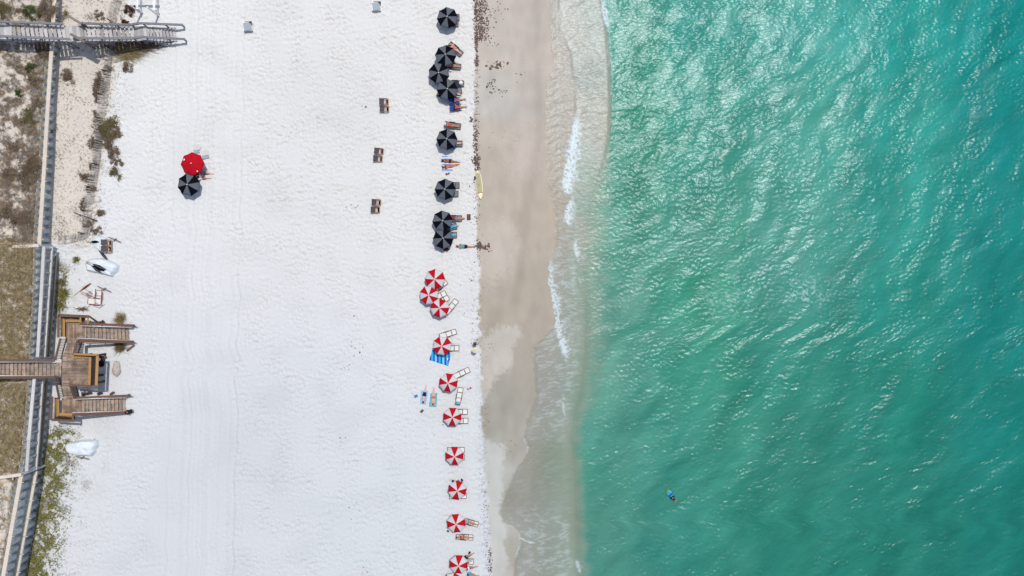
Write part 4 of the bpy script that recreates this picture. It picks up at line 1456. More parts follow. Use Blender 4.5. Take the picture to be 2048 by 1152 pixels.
def make_chair():
    """Folding wooden chair: long reclined sling back, open slot, short seat."""
    root = thing("lounger", (0, 0, 0), "", "lounger")
    obj("back_sling", sheet_mesh("back_sling", [(-.06, .30), (-.26, .52), (-.46, .78)], .235, sag=.04), root, M['charcoal_sling'])
    obj("seat_sling", sheet_mesh("seat_sling", [(.14, .26), (.22, .25), (.31, .27)], .20), root, M['black_cloth'])
    board("front_bar", Vector((.36, -.27, .29)), Vector((.36, .27, .29)), .06, .05, M['orange_wood'], root)
    board("mid_bar", Vector((.06, -.25, .30)), Vector((.06, .25, .30)), .05, .05, M['orange_wood'], root)
    board("top_bar", Vector((-.47, -.27, .80)), Vector((-.47, .27, .80)), .035, .04, M['black_frame'], root)
    for s in (-.255, .255):
        board("side_rail", Vector((-.10, s, .28)), Vector((.40, s, .28)), .055, .05, M['orange_wood'], root)
        board("back_rail", Vector((-.04, s, .28)), Vector((-.50, s, .82)), .035, .045, M['black_frame'], root)
        board("arm_rest", Vector((-.28, s * 1.08, .50)), Vector((.26, s * 1.08, .50)), .05, .03, M['orange_wood' if s < 0 else 'red_wood'], root)
        board("leg", Vector((.32, s, 0)), Vector((.24, s, .50)), .05, .04, M['orange_wood'], root, up=Vector((1, 0, 0)))
        board("leg", Vector((-.22, s, 0)), Vector((-.16, s, .50)), .05, .04, M['orange_wood'], root, up=Vector((1, 0, 0)))
    return root


def img_angle(dx, dy):
    return math.atan2(-dy, dx)


def place(o, px, py, ang, z=0.0):
    p = on_ground(px, py)
    o.location = p + Vector((0, 0, z - 0.02))
    o.rotation_euler = (0, 0, ang)
    return o


PROTO = {}


def lounger(kind, px, py, ang, label, group=None, z=0.0):
    if kind not in PROTO:
        PROTO[kind] = {'white': lambda: make_lounger('white_sling', 'brown_frame', "", None, 30, 1.62, 0.52),
                       'dark': lambda: make_chair(),
                       'grey': lambda: make_lounger('grey_sling', 'black_frame', "", None, 32, 1.55, 0.58),
                       'blue': lambda: make_lounger('blue_sling', 'black_frame', "", None, 55, 1.1, 0.58, 0.2, foot=False)}[kind]()
        o = PROTO[kind]
    else:
        o = copy_tree(PROTO[kind])
    for k in ("label", "category", "group"):
        if k in o: del o[k]
    tag(o, label, "lounger" if kind != 'blue' else "beach chair", group)
    if kind == 'blue':
        o.name = "beach_chair"
    return place(o, px, py, ang, z)


WG, DG, KG = "white slung loungers by the red umbrellas", "dark loungers by the black umbrellas", "dark loungers standing in pairs on open sand"
for (x, yy, dx, dy, lab) in [
    (904, 612, 17, -21, "white lounger turned to the sea beside the lowest of three red umbrellas"),
    (878, 592, 9, -4, "white lounger between the stacked red umbrellas, upper of two"),
    (884, 602, 9, -5, "white lounger between the stacked red umbrellas, lower of two"),
    (881, 572, 8, -6, "white lounger peeking from under the topmost red umbrella"),
    (898, 667, 30, -9, "empty white lounger angled above the umbrella with the blue blanket"),
    (903, 696, 30, 0, "white lounger half under the umbrella with the blue blanket"),
    (925, 745, 30, -14, "empty white lounger slanting out from the umbrella by the towels"),
    (919, 790, 6, -34, "empty white lounger pointing up the picture with a blue cushion"),
    (920, 823, 1, 0, "white lounger poking out square, upper of two"),
    (921, 841, 1, 0, "white lounger poking out square, lower of two"),
    (914, 899, 1, 0.05, "white lounger under the plain red and white umbrella, upper of two"),
    (914, 914, 1, 0, "white lounger under the plain red and white umbrella, lower of two"),
    (918, 991, 1, 0, "white lounger hidden under the umbrella with dark bags"),
    (942, 1044, 25, 8, "white lounger under the sunbather in a light blue top"),
    (931, 1073, 25, 2, "white lounger under the sunbather in the wine red top"),
    (932, 1121, 1, 0.1, "white lounger beside the lowest umbrella, grey bag on it")]:
    lounger('white', x, yy, img_angle(dx, dy), lab, WG)
for (x, yy, lab) in [(769, 204, "dark lounger, upper one of the pair nearest the top"), (770, 219, "dark lounger, lower one of the pair nearest the top"),
                     (759, 303, "dark lounger, upper one of the middle pair"), (757, 318, "dark lounger, lower one of the middle pair"),
                     (754, 405, "dark lounger, upper one of the lowest pair"), (752, 420, "dark lounger, lower one of the lowest pair")]:
    lounger('dark', x + 1, yy, R(random.uniform(-4, 4) - 3), lab, KG)
for (x, yy, dx, dy, lab) in [
    (905, 36, 1, -.05, "grey lounger under the topmost black umbrella, upper of two"),
    (903, 48, 1, .05, "grey lounger under the topmost black umbrella, lower of two"),
    (913, 101, 20, 17, "grey lounger under the woman in white at the top cluster"),
    (908, 133, 25, 4, "grey lounger between two clustered umbrellas with a sunbather on it"),
    (914, 168, 1, 0, "empty grey lounger with a hat on its striped seat"),
    (910, 184, 1, -.2, "grey lounger mostly under the lowest clustered umbrella"),
    (908, 252, 30, 4, "grey lounger under the woman in coral with a white hat"),
    (911, 288, 1, 0, "grey lounger with bare legs showing beyond the umbrella"),
    (905, 371, 1, 0, "empty grey lounger across from the paddleboard, upper of two"),
    (903, 388, 1, 0, "empty grey lounger across from the paddleboard, lower of two"),
    (910, 437, 1, 0, "grey lounger holding the sunbather with the sky blue cover"),
    (900, 455, 1, -.2, "grey lounger with a turquoise clad sunbather, upper of two"),
    (900, 470, 1, 0, "grey lounger with a turquoise towel, lower of two")]:
    lounger('grey', x, yy, img_angle(dx, dy), lab, DG)
lounger('blue', 913, 202, img_angle(1, -.1), "blue low chair, upper one of the two below the top cluster", "blue low chairs")
lounger('blue', 915, 216, img_angle(1, -.1), "blue low chair, lower one of the two below the top cluster", "blue low chairs")
for i, (x, yy, zz) in enumerate(((219, 485.5, 0.28), (219, 498.5, 0.26))):
    lounger('dark', x, yy, R(-3 + 180 * 0), ["dark lounger stacked on the white tarpaulin, upper one", "dark lounger stacked on the white tarpaulin, lower one"][i], "dark loungers stacked by the bulkhead", z=zz)
PROTO['redwhite'] = make_lounger('white_sling', 'red_wood', "", None, 8, 1.15, 0.62, foot=False)
for i, (x, yy, a, zz) in enumerate(((196, 586, 85, 0.12), (200, 603, -4, 0.25))):
    o = PROTO['redwhite'] if i == 0 else copy_tree(PROTO['redwhite'])
    for k in ("label", "category", "group"):
        if k in o: del o[k]
    tag(o, ["red framed white lounger propped upright against its stack", "red framed white lounger lying flat on the small tarpaulin"][i], "lounger", "red framed loungers stacked by the bulkhead")
    place(o, x, yy, R(a), zz)
    if i == 0:
        o.rotation_euler = (R(35), 0, R(85))


def headrest(px, py, ang, z, mt, label):
    root = thing("cushion", on_ground(px, py) + Vector((0, 0, z)), label, "cushion", rz=ang)
    bm = bmesh.new()
    bmesh.ops.create_cube(bm, size=1)
    bmesh.ops.scale(bm, vec=(0.28, 0.42, 0.10), verts=bm.verts)
    bmesh.ops.bevel(bm, geom=bm.edges[:], offset=0.04, segments=3, affect='EDGES')
    obj("pad", mesh_bm("pad", bm, True), root, M[mt])
    board("piping", root.location + Vector((0, -.2, .052)), root.location + Vector((0, .2, .052)), 0.03, 0.012, M['navy'], root).matrix_parent_inverse = Matrix()
    return root


headrest(916.5, 804, img_angle(6, -34), 0.72, 'light_blue', "light blue cushion on the head of the upward pointing lounger")


# ---------------------------------------------------------------- people
def capsule(parts, a, b, ra, rb, tagname, seg=14, flat=1.0, nrm=None):
    parts.append((Vector(a), Vector(b), ra, rb, tagname, flat, Vector(nrm) if nrm else None))


def rot_basis(d, n):
    d = d.normalized()
    n = (n - d * n.dot(d)).normalized()
    return d, n, d.cross(n)


def body_parts(ps):
    """Capsules of a posed body. ps gives directions in the local frame; returns parts and anchor points."""
    V = Vector
    parts = []
    pel = V(ps['pelvis'])
    sp = V(ps['spine']).normalized()
    n = V(ps['front'])
    sp, n, side = rot_basis(sp, n)
    side = -side                                   # body's left
    k = ps.get('size', 1.0)
    ch = pel + sp * 0.34 * k
    nk = pel + sp * 0.50 * k
    for s in (-1, 1):
        capsule(parts, pel + side * 0.075 * s * k, pel + side * 0.06 * s * k + sp * 0.14 * k, 0.115 * k, 0.10 * k, 'pelvis')
        capsule(parts, pel + sp * 0.14 * k + side * 0.055 * s * k, ch + side * 0.075 * s * k, 0.095 * k, 0.112 * k, 'chest')
        capsule(parts, ch + side * 0.075 * s * k, nk - sp * 0.03 * k + side * 0.13 * s * k, 0.108 * k, 0.066 * k, 'chest')
        capsule(parts, pel - n * 0.055 * k + side * 0.07 * s * k - sp * .02, pel - n * 0.05 * k + side * 0.07 * s * k + sp * .05, 0.09 * k, 0.085 * k, 'pelvis')
        if ps.get('female'):
            capsule(parts, ch + n * 0.085 * k + side * 0.075 * s * k, ch + n * 0.075 * k + side * 0.075 * s * k + sp * .03, 0.058 * k, 0.055 * k, 'chest')
    hd = V(ps.get('head_dir', tuple(sp)))
    hd, hf, hs = rot_basis(hd, V(ps.get('look', tuple(n))))
    hs = -hs
    hc = nk + (sp * 0.06 + hd * 0.13) * k
    capsule(parts, nk - sp * .03 * k, hc - hd * 0.05 * k, 0.056 * k, 0.052 * k, 'neck')
    capsule(parts, hc + hd * 0.03 * k - hf * .012, hc - hd * 0.015 * k - hf * .008, 0.092 * k, 0.084 * k, 'head')
    capsule(parts, hc - hd * 0.02 * k + hf * 0.022 * k, hc - hd * 0.075 * k + hf * 0.040 * k, 0.070 * k, 0.040 * k, 'face')
    capsule(parts, hc + hf * 0.088 * k + hd * .005, hc + hf * 0.105 * k - hd * 0.028 * k, 0.010 * k, 0.016 * k, 'face')
    capsule(parts, hc + hf * 0.076 * k - hd * .055 * k + hs * .018 * k, hc + hf * 0.076 * k - hd * .055 * k - hs * .018 * k, 0.010 * k, 0.010 * k, 'lip')
    for s in (-1, 1):
        capsule(parts, hc + hs * 0.088 * s * k + hd * .012, hc + hs * 0.092 * s * k - hd * 0.03, 0.016, 0.012, 'face')
        capsule(parts, hc + hf * 0.078 * k + hs * 0.033 * s * k, hc + hf * 0.080 * k + hs * 0.033 * s * k, 0.013, 0.013, 'eye')
    sw = 0.185 * k
    for s, S in ((1, 'l'), (-1, 'r')):
        sh = nk - sp * 0.055 * k + side * sw * s
        ua = V(ps['arm_' + S][0]).normalized()
        fa = V(ps['arm_' + S][1]).normalized()
        el = sh + ua * 0.285 * k
        wr = el + fa * 0.245 * k
        capsule(parts, sh - ua * 0.01, el, 0.056 * k, 0.041 * k, 'uparm_' + S)
        capsule(parts, el, wr, 0.042 * k, 0.028 * k, 'forearm_' + S)
        # hand: palm, four unequal curled fingers, thumb off the side
        pn = V(ps.get('palm_' + S, tuple(-n)))
        hd_, pn_, ac = rot_basis(fa, pn)
        palm = wr + hd_ * 0.085 * k
        for o in (-0.024, 0.0, 0.024):
            capsule(parts, wr + ac * o * .6 + hd_ * .015, palm + ac * o, 0.019, 0.017, 'hand')
        for q, (o, ln) in enumerate(((-0.033, .062), (-0.011, .078), (0.011, .072), (0.033, .054))):
            b0 = palm + ac * o
            b1 = b0 + (hd_ * 0.92 + pn_ * 0.25 + ac * o * 4).normalized() * ln * .55
            b2 = b1 + (hd_ * 0.70 + pn_ * 0.70 + ac * o * 3).normalized() * ln * .5
            capsule(parts, b0, b1, 0.0105, 0.010, 'hand')
            capsule(parts, b1, b2, 0.010, 0.0085, 'hand')
        t0 = wr + hd_ * 0.03 + ac * 0.030 * s
        t1 = t0 + (hd_ * 0.55 + ac * s * 0.8 + pn_ * .2).normalized() * 0.042
        t2 = t1 + (hd_ * 0.9 + ac * s * 0.3 + pn_ * .3).normalized() * 0.032
        capsule(parts, t0, t1, 0.014, 0.012, 'hand')
        capsule(parts, t1, t2, 0.0115, 0.0095, 'hand')
        th = V(ps['leg_' + S][0]).normalized()
        cf = V(ps['leg_' + S][1]).normalized()
        ft = V(ps['leg_' + S][2]).normalized()
        hp = pel + side * 0.088 * s * k - sp * 0.03 * k
        kn = hp + th * 0.42 * k
        an = kn + cf * 0.40 * k
        capsule(parts, hp, kn, 0.090 * k, 0.056 * k, 'thigh_' + S)
        capsule(parts, kn, kn + cf * .16 * k, 0.056 * k, 0.058 * k, 'calf_' + S)
        capsule(parts, kn + cf * .16 * k, an, 0.058 * k, 0.036 * k, 'calf_' + S)
        heel = an - ft * 0.045 * k + cf * 0.035 * k
        toe = an + ft * 0.15 * k + cf * 0.045 * k
        capsule(parts, heel, toe, 0.036 * k, 0.030 * k, 'foot')
        capsule(parts, an, toe.lerp(heel, .4), 0.038 * k, 0.036 * k, 'foot')
    return parts, dict(head=hc, hd=hd, hf=hf, hs=hs, chest=ch, spine=sp, front=n, side=side, pelvis=pel)


def seg_dist(p, a, b, ra, rb):
    ab = b - a
    L2 = float(np.dot(ab, ab)) + 1e-12
    t = np.clip(((p - a) @ ab) / L2, 0, 1)
    d = np.linalg.norm(p - a - t[:, None] * ab, axis=1) - (ra + (rb - ra) * t)
    return d, t


POSE_CACHE = {}


def body_mesh(key, ps):
    """Voxel-joined single skin for a pose, plus nearest limb for every face."""
    if key in POSE_CACHE:
        return POSE_CACHE[key]
    parts, anch = body_parts(ps)
    bm = bmesh.new()
    for a, b, ra, rb, tg, fl, nr in parts:
        small = max(ra, rb) < 0.03
        d = b - a
        L = d.length
        ax = d.normalized() if L > 1e-6 else Vector((0, 0, 1))
        s = ax.orthogonal().normalized()
        u = ax.cross(s)
        seg = 8 if small else 16
        hs_ = 3 if small else 5
        rings = []
        for j in range(hs_ + 1):
            th = -math.pi / 2 + (math.pi / 2) * j / hs_
            rings.append((a + ax * ra * math.sin(th), ra * math.cos(th)))
        for j in range(hs_ + 1):
            th = (math.pi / 2) * j / hs_
            rings.append((b + ax * rb * math.sin(th), rb * math.cos(th)))
        vr = []
        for c, r in rings:
            if r < 1e-5:
                vr.append([bm.verts.new(c)])
            else:
                vr.append([bm.verts.new(c + (s * math.cos(2 * math.pi * i / seg) + u * math.sin(2 * math.pi * i / seg)) * r) for i in range(seg)])
        for A, B in zip(vr, vr[1:]):
            for i in range(seg):
                j = (i + 1) % seg
                if len(A) == 1:
                    bm.faces.new((A[0], B[j], B[i]))
                elif len(B) == 1:
                    bm.faces.new((A[i], A[j], B[0]))
                else:
                    bm.faces.new((A[i], A[j], B[j], B[i]))
    bmesh.ops.recalc_face_normals(bm, faces=bm.faces)
    me0 = mesh_bm("tmp", bm)
    o = bpy.data.objects.new("tmp", me0)
    COL.objects.link(o)
    md = o.modifiers.new("r", 'REMESH')
    md.mode = 'VOXEL'
    md.voxel_size = 0.0125
    sm = o.modifiers.new("s", 'SMOOTH')
    sm.factor = 0.5
    sm.iterations = 2
    dg = bpy.context.evaluated_depsgraph_get()
    me = bpy.data.meshes.new_from_object(o.evaluated_get(dg))
    bpy.data.objects.remove(o)
    bpy.data.meshes.remove(me0)
    me.name = "body"
    nf = len(me.polygons)
    ctr = np.empty(nf * 3, dtype=np.float32)
    me.polygons.foreach_get("center", ctr)
    ctr = ctr.reshape(-1, 3).astype(float)
    best = np.full(nf, 1e9)
    who = np.zeros(nf, dtype=int)
    par = np.zeros(nf)
    for i, (a, b, ra, rb, tg, fl, nr) in enumerate(parts):
        d, t = seg_dist(ctr, np.array(a), np.array(b), ra, rb)
        if tg in ('eye', 'lip'):
            d = d - 0.003
        mk = d < best
        best[mk] = d[mk]
        who[mk] = i
        par[mk] = t[mk]
    names = np.array([p[4] for p in parts])[who]
    me.materials.clear()
    for _ in range(3):
        me.materials.append(None)
    mi = np.zeros(nf, dtype=np.int32)
    mi[names == 'eye'] = 1
    mi[names == 'lip'] = 2
    me.polygons.foreach_set("material_index", mi)
    me.polygons.foreach_set("use_smooth", np.ones(nf, dtype=bool))
    co = np.empty(len(me.vertices) * 3, dtype=np.float32)
    me.vertices.foreach_get("co", co)
    co = co.reshape(-1, 3).astype(float)
    vn = np.empty(len(me.vertices) * 3, dtype=np.float32)
    me.vertices.foreach_get("normal", vn)
    vn = vn.reshape(-1, 3).astype(float)
    fv = [tuple(p.vertices) for p in me.polygons]
    POSE_CACHE[key] = dict(me=me, ctr=ctr, names=names, par=par, co=co, vn=vn, fv=fv, anch=anch, shells={})
    return POSE_CACHE[key]


def shell(B, kind, fem):
    """Cloth or hair grown a few millimetres off the skin."""
    if kind in B['shells']:
        return B['shells'][kind]
    nm, t, ctr, A = B['names'], B['par'], B['ctr'], B['anch']
    th = np.char.startswith(nm, 'thigh')
    rel = ctr - np.array(A['pelvis'])
    up = rel @ np.array(A['spine'])
    fr = rel @ np.array(A['front'])
    hrel = ctr - np.array(A['head'])
    hu, hf = hrel @ np.array(A['hd']), hrel @ np.array(A['hf'])
    off = 0.010
    if kind == 'shorts':
        m = ((nm == 'pelvis') & (up < 0.12)) | (th & (t < 0.62))
        off = 0.016
    elif kind == 'briefs':
        m = ((nm == 'pelvis') & (up < 0.07)) | (th & (t < 0.12))
        off = 0.008
    elif kind == 'bikini_top':
        m = (nm == 'chest') & (up > 0.29) & (up < 0.40)
        off = 0.008
    elif kind == 'swimsuit':
        m = ((nm == 'pelvis')) | ((nm == 'chest') & (up < 0.43)) | (th & (t < 0.08))
        off = 0.008
    elif kind == 'shirt':
        m = ((nm == 'chest')) | ((nm == 'pelvis') & (up > 0.02)) | (np.char.startswith(nm, 'uparm') & (t < 0.75))
        off = 0.018
    elif kind == 'trousers':
        m = ((nm == 'pelvis') & (up < 0.12)) | th | (np.char.startswith(nm, 'calf') & (t < 0.8))
        off = 0.018
    elif kind == 'hair':
        m = ((nm == 'head') & ((hf < 0.045) | (hu > 0.055))) & (hu > -0.05)
        off = 0.016
    elif kind == 'long_hair':
        m = ((nm == 'head') & ((hf < 0.045) | (hu > 0.055))) | ((nm == 'neck') & (hf < 0.0)) | ((nm == 'chest') & (up > 0.40) & (fr < -0.01))
        off = 0.020
    idx = np.nonzero(m)[0]
    cnt = {}
    used = {}
    v, f = [], []
    for i in idx:
        face = []
        for k in B['fv'][i]:
            if k not in used:
                used[k] = len(v)
                v.append(B['co'][k] + B['vn'][k] * off)
            face.append(used[k])
        f.append(face)
    # hem that turns back to the skin
    edges = {}
    for face in f:
        for a, b in zip(face, face[1:] + face[:1]):
            edges[(a, b)] = edges.get((a, b), 0) + 1
    inv = {n: o for o, n in used.items()}
    low = {}
    for (a, b) in list(edges):
        if (b, a) not in edges:
            for q in (a, b):
                if q not in low:
                    low[q] = len(v)
                    o = inv[q]
                    v.append(B['co'][o] - B['vn'][o] * 0.004)
            f.append([b, a, low[a], low[b]])
    me = bpy.data.meshes.new(kind)
    me.from_pydata([tuple(x) for x in v], [], f)
    me.polygons.foreach_set("use_smooth", np.ones(len(me.polygons), dtype=bool))
    me.materials.append(None)
    me.update()
    B['shells'][kind] = me
    return me


X_, Z_ = 1.0, 1.0
POSES = {
    # lying on the back, feet towards +x
    'back': dict(pelvis=(0.12, 0, 0.13), spine=(-1, 0, 0.04), front=(0, 0, 1), arm_l=((.75, .65, -.08), (.9, -.35, .12)), arm_r=((.6, -.75, -.08), (.95, .2, .1)),
                 leg_l=((1, .12, .02), (1, .05, -.06), (.45, .25, .9)), leg_r=((1, -.13, .02), (1, -.02, -.06), (.45, -.25, .9))),
    'back_f': dict(pelvis=(0.12, 0, 0.13), spine=(-1, 0, 0.04), front=(0, 0, 1), female=True, arm_l=((-.5, .85, 0), (-.85, -.5, .05)), arm_r=((.7, -.65, -.08), (.95, .3, .1)),
                   leg_l=((1, .12, .25), (1, -.05, -.32), (.7, .2, .5)), leg_r=((1, -.10, .02), (1, 0, -.06), (.45, -.2, .9)), size=0.95),
    # lying on the front, feet towards +x
    'front': dict(pelvis=(0.12, 0, 0.13), spine=(-1, 0, 0.03), front=(0, 0, -1), look=(0, .9, -.3), arm_l=((-.35, -.9, 0), (-.85, .5, 0)), arm_r=((-.35, .9, 0), (-.85, -.5, 0)),
                  leg_l=((1, -.13, 0), (1, -.05, -.03), (1, -.1, -.25)), leg_r=((1, .13, 0), (1, .05, -.03), (1, .1, -.25)), palm_l=(0, 0, -1), palm_r=(0, 0, -1)),
    'front_f': dict(pelvis=(0.12, 0, 0.13), spine=(-1, 0, 0.05), front=(0, 0, -1), female=True, look=(0, -.9, -.3), arm_l=((-.6, -.8, 0), (-.6, .8, 0)), arm_r=((-.6, .8, 0), (-.6, -.8, 0)),
                    leg_l=((1, -.10, 0), (1, 0, -.03), (1, -.1, -.25)), leg_r=((1, .10, 0), (1, .0, -.03), (1, .1, -.25)), palm_l=(0, 0, -1), palm_r=(0, 0, -1), size=0.95),
    # reclining on a lounger, seat at x ~ -0.1
    'recline': dict(pelvis=(-0.16, 0, 0.40), spine=(-.84, 0, .54), front=(.5, 0, .85), arm_l=((.55, .55, -.45), (.85, -.15, .1)), arm_r=((.5, -.6, -.45), (.8, .3, .25)),
                    leg_l=((1, .12, .0), (1, .04, -.05), (.5, .2, .85)), leg_r=((1, -.12, .0), (1, 0, -.05), (.5, -.2, .85))),
    'recline_f': dict(pelvis=(-0.16, 0, 0.40), spine=(-.84, 0, .54), front=(.5, 0, .85), female=True, arm_l=((-.15, .9, .25), (-.75, -.5, .35)), arm_r=((.45, -.7, -.35), (.8, .4, .3)),
                      leg_l=((1, .10, .35), (.9, 0, -.45), (.8, .2, .3)), leg_r=((1, -.14, .0), (1, 0, -.05), (.5, -.2, .85)), size=0.95),
    # sitting upright in a low chair, legs stretched to +x
    'sit': dict(pelvis=(-0.12, 0, 0.32), spine=(-.35, 0, .93), front=(1, 0, .3), head_dir=(-.05, 0, 1), look=(1, 0, -.25), arm_l=((.45, .5, -.7), (.85, -.2, -.1)), arm_r=((.45, -.5, -.7), (.85, .2, -.1)),
                leg_l=((.95, .25, .12), (.9, .05, -.45), (.8, .2, .5)), leg_r=((.95, -.25, .12), (.9, -.05, -.45), (.8, -.2, .5))),
    # sitting on the sand, one knee up
    'ground': dict(pelvis=(-0.1, 0, 0.13), spine=(-.28, 0, .95), front=(1, 0, .28), head_dir=(.05, 0, 1), look=(1, .2, -.3), arm_l=((-.35, .45, -.8), (-.2, .3, -.9)), arm_r=((.6, -.35, -.65), (.75, .3, .1)),
                   leg_l=((.95, .28, .05), (.95, .1, -.10), (.6, .3, .75)), leg_r=((.72, -.25, .65), (.45, -.05, -.9), (.95, -.15, -.15))),
    'stand': dict(pelvis=(0, 0, 0.90), spine=(.04, 0, 1), front=(1, 0, 0), look=(1, .2, -.1), arm_l=((.1, .22, -1), (.35, .05, -.9)), arm_r=((-.1, -.25, -1), (.25, -.05, -.95)),
                  leg_l=((.12, .05, -1), (-.03, 0, -1), (1, .2, -.05)), leg_r=((-.10, -.05, -1), (-.12, 0, -1), (1, -.2, -.05))),
    'crouch': dict(pelvis=(-0.15, 0, 0.42), spine=(.62, 0, .78), front=(.78, 0, -.62), head_dir=(.75, 0, .65), look=(.8, 0, -.6), arm_l=((.5, .2, -.85), (.75, -.1, -.6)), arm_r=((.55, -.3, -.8), (.7, .1, -.7)),
                   leg_l=((.9, .3, .15), (-.35, 0, -.93), (1, .2, -.05)), leg_r=((.85, -.4, -.1), (-.35, -.05, -.93), (1, -.2, -.05))),
    # prone in the water, head towards +x, arms over a float
    'swim': dict(pelvis=(-0.30, 0, -0.08), spine=(.97, 0, .22), front=(.2, 0, -1), head_dir=(.85, 0, .5), look=(.9, 0, -.1), arm_l=((.75, .6, -.1), (.9, -.2, 0)), arm_r=((.75, -.6, -.1), (.9, .2, 0)),
                 leg_l=((-1, .1, -.2), (-1, .05, -.15), (-1, .1, -.3)), leg_r=((-1, -.12, -.35), (-1, -.05, -.1), (-1, -.1, -.3)), palm_l=(0, 0, -1), palm_r=(0, 0, -1)),
}


def person(pose, px, py, ang, label, skin='skin', hair=('hair', 'dark_hair'), wear=(), z=0.0, loc=None, flip=False):
    B = body_mesh(pose, POSES[pose])
    root = thing("person", loc if loc is not None else on_ground(px, py) + Vector((0, 0, z)), label, "person", rz=ang)
    if flip:
        root.scale = (1, -1, 1)
    o = obj("body", B['me'], root)
    for i, mm in enumerate((skin, 'eye', 'lip')):
        o.material_slots[i].link = 'OBJECT'
        o.material_slots[i].material = M[mm]
    if hair:
        obj("hair", shell(B, hair[0], False), root, M[hair[1]])
    for kind, mt in wear:
        obj({'briefs': 'swim_briefs', 'bikini_top': 'bikini_top'}.get(kind, kind), shell(B, kind, False), root, M[mt])
    return root, B


def sun_hat(owner, B, mt, label, r=0.19):
    A = B['anch']
    c = owner.matrix_basis @ (A['head'] + A['hd'] * 0.06)
    up = (owner.matrix_basis.to_3x3() @ A['hd']).normalized()
    root = thing("sun_hat", c, label, "hat")
    root.rotation_euler = up.to_track_quat('Z', 'X').to_euler()
    bm = bmesh.new()
    prof = [(r, -.012), (r * .8, 0.0), (.105, .012), (.098, .06), (.07, .095), (0.0, .10)]
    rings = []
    for rr, zz in prof:
        if rr == 0:
            rings.append([bm.verts.new((0, 0, zz))])
        else:
            rings.append([bm.verts.new((rr * math.cos(2 * math.pi * i / 20), rr * math.sin(2 * math.pi * i / 20), zz + 0.012 * math.sin(4 * math.pi * i / 20) * (rr > .12))) for i in range(20)])
    for a, b in zip(rings, rings[1:]):
        for i in range(20):
            j = (i + 1) % 20
            if len(b) == 1:
                bm.faces.new((a[i], a[j], b[0]))
            else:
                bm.faces.new((a[i], a[j], b[j], b[i]))
    cb = obj("crown_and_brim", mesh_bm("crown_and_brim", bm, True), root, M[mt])
    obj("band", tube_mesh("band", [(0, 0, .014), (0, 0, .034)], 0.107, 20, caps=False), cb, M['navy'])
    return root


# towels first: people lie on them
def towel(px4, mat_, label, name="towel", thick=0.02):
    """Cloth spread on the sand between four photo corners (clockwise from top left)."""
    c = [on_ground(*p) for p in px4]
    ctr = sum(c, Vector()) / 4
    root = thing(name, ctr, label, "towel")
    nx, ny = 18, 14
    v, f = [], []
    rng = np.random.default_rng(int(px4[0][0] * 7 + px4[0][1]))
    ph = rng.uniform(0, 6, 6)
    for k, dz in ((0, 0.012 + thick), (1, -0.02)):
        for j in range(ny + 1):
            for i in range(nx + 1):
                s, t = i / nx, j / ny
                p = (c[0] * (1 - s) + c[1] * s) * (1 - t) + (c[3] * (1 - s) + c[2] * s) * t - ctr
                e = 1 if k == 0 else 0
                p.z += dz + e * 0.010 * (math.sin(9 * s + 3 * t + ph[0]) + math.sin(13 * t - 4 * s + ph[1]))
                p.x += 0.015 * math.sin(11 * t + ph[2]) * (1 if s in (0, 1) else .4)
                p.y += 0.015 * math.sin(12 * s + ph[3])
                v.append(p)
    n1 = (nx + 1) * (ny + 1)
    for j in range(ny):
        for i in range(nx):
            a = j * (nx + 1) + i
            f.append((a, a + nx + 1, a + nx + 2, a + 1))
    for i in range(nx):
        a = i
        f.append((a, a + 1, n1 + a + 1, n1 + a))
        a = ny * (nx + 1) + i
        f.append((a + 1, a, n1 + a, n1 + a + 1))
    for j in range(ny):
        a = j * (nx + 1)
        f.append((a + nx + 1, a, n1 + a, n1 + a + nx + 1))
        a = j * (nx + 1) + nx
        f.append((a, a + nx + 1, n1 + a + nx + 1, n1 + a))
    obj("cloth", mesh_np("cloth", v, f), root, mat_)
    return root


S_W, S_B = (0.62, 0.63, 0.64), (0.10, 0.19, 0.47)
M['stripe1'] = stripe_mat("white_blue_stripes", [S_W, S_B], 6, axis=1)
M['stripe2'] = stripe_mat("deep_blue_stripes", [(0.02, .07, .33), (.03, .34, .60), (.02, .10, .42), (.16, .52, .70)], 3, axis=0)
M['stripe3'] = stripe_mat("navy_shirt_stripes", [(0.012, .016, .03), (.05, .06, .09)], 5, axis=1)
towel([(884, 312), (904, 314), (906, 343), (885, 344)], M['stripe1'], "white beach towel with blue stripes under two sunbathers")
tw = towel([(865, 699), (903.5, 706), (896, 732), (858.5, 720)], M['stripe2'], "large blanket in dark and bright blue stripes under an umbrella", "blanket")
towel([(842, 781), (856.5, 781), (852, 809), (840, 808)], M['light_blue'], "light blue towel under the man lying in navy shorts")
towel([(861, 786), (875, 786), (873, 814), (858, 813)], M['teal_grey'], "teal towel under the sunbather in coral swimwear")
M['teal_towel'] = mat('teal_towel_cloth', (0.12, 0.34, 0.40), 0.85, 0, 0.1, 10)
for o in list(COL.objects):
    if o.name.startswith('cloth') and o.material_slots and o.material_slots[0].material == M['teal_grey']:
        o.material_slots[0].material = M['teal_towel']

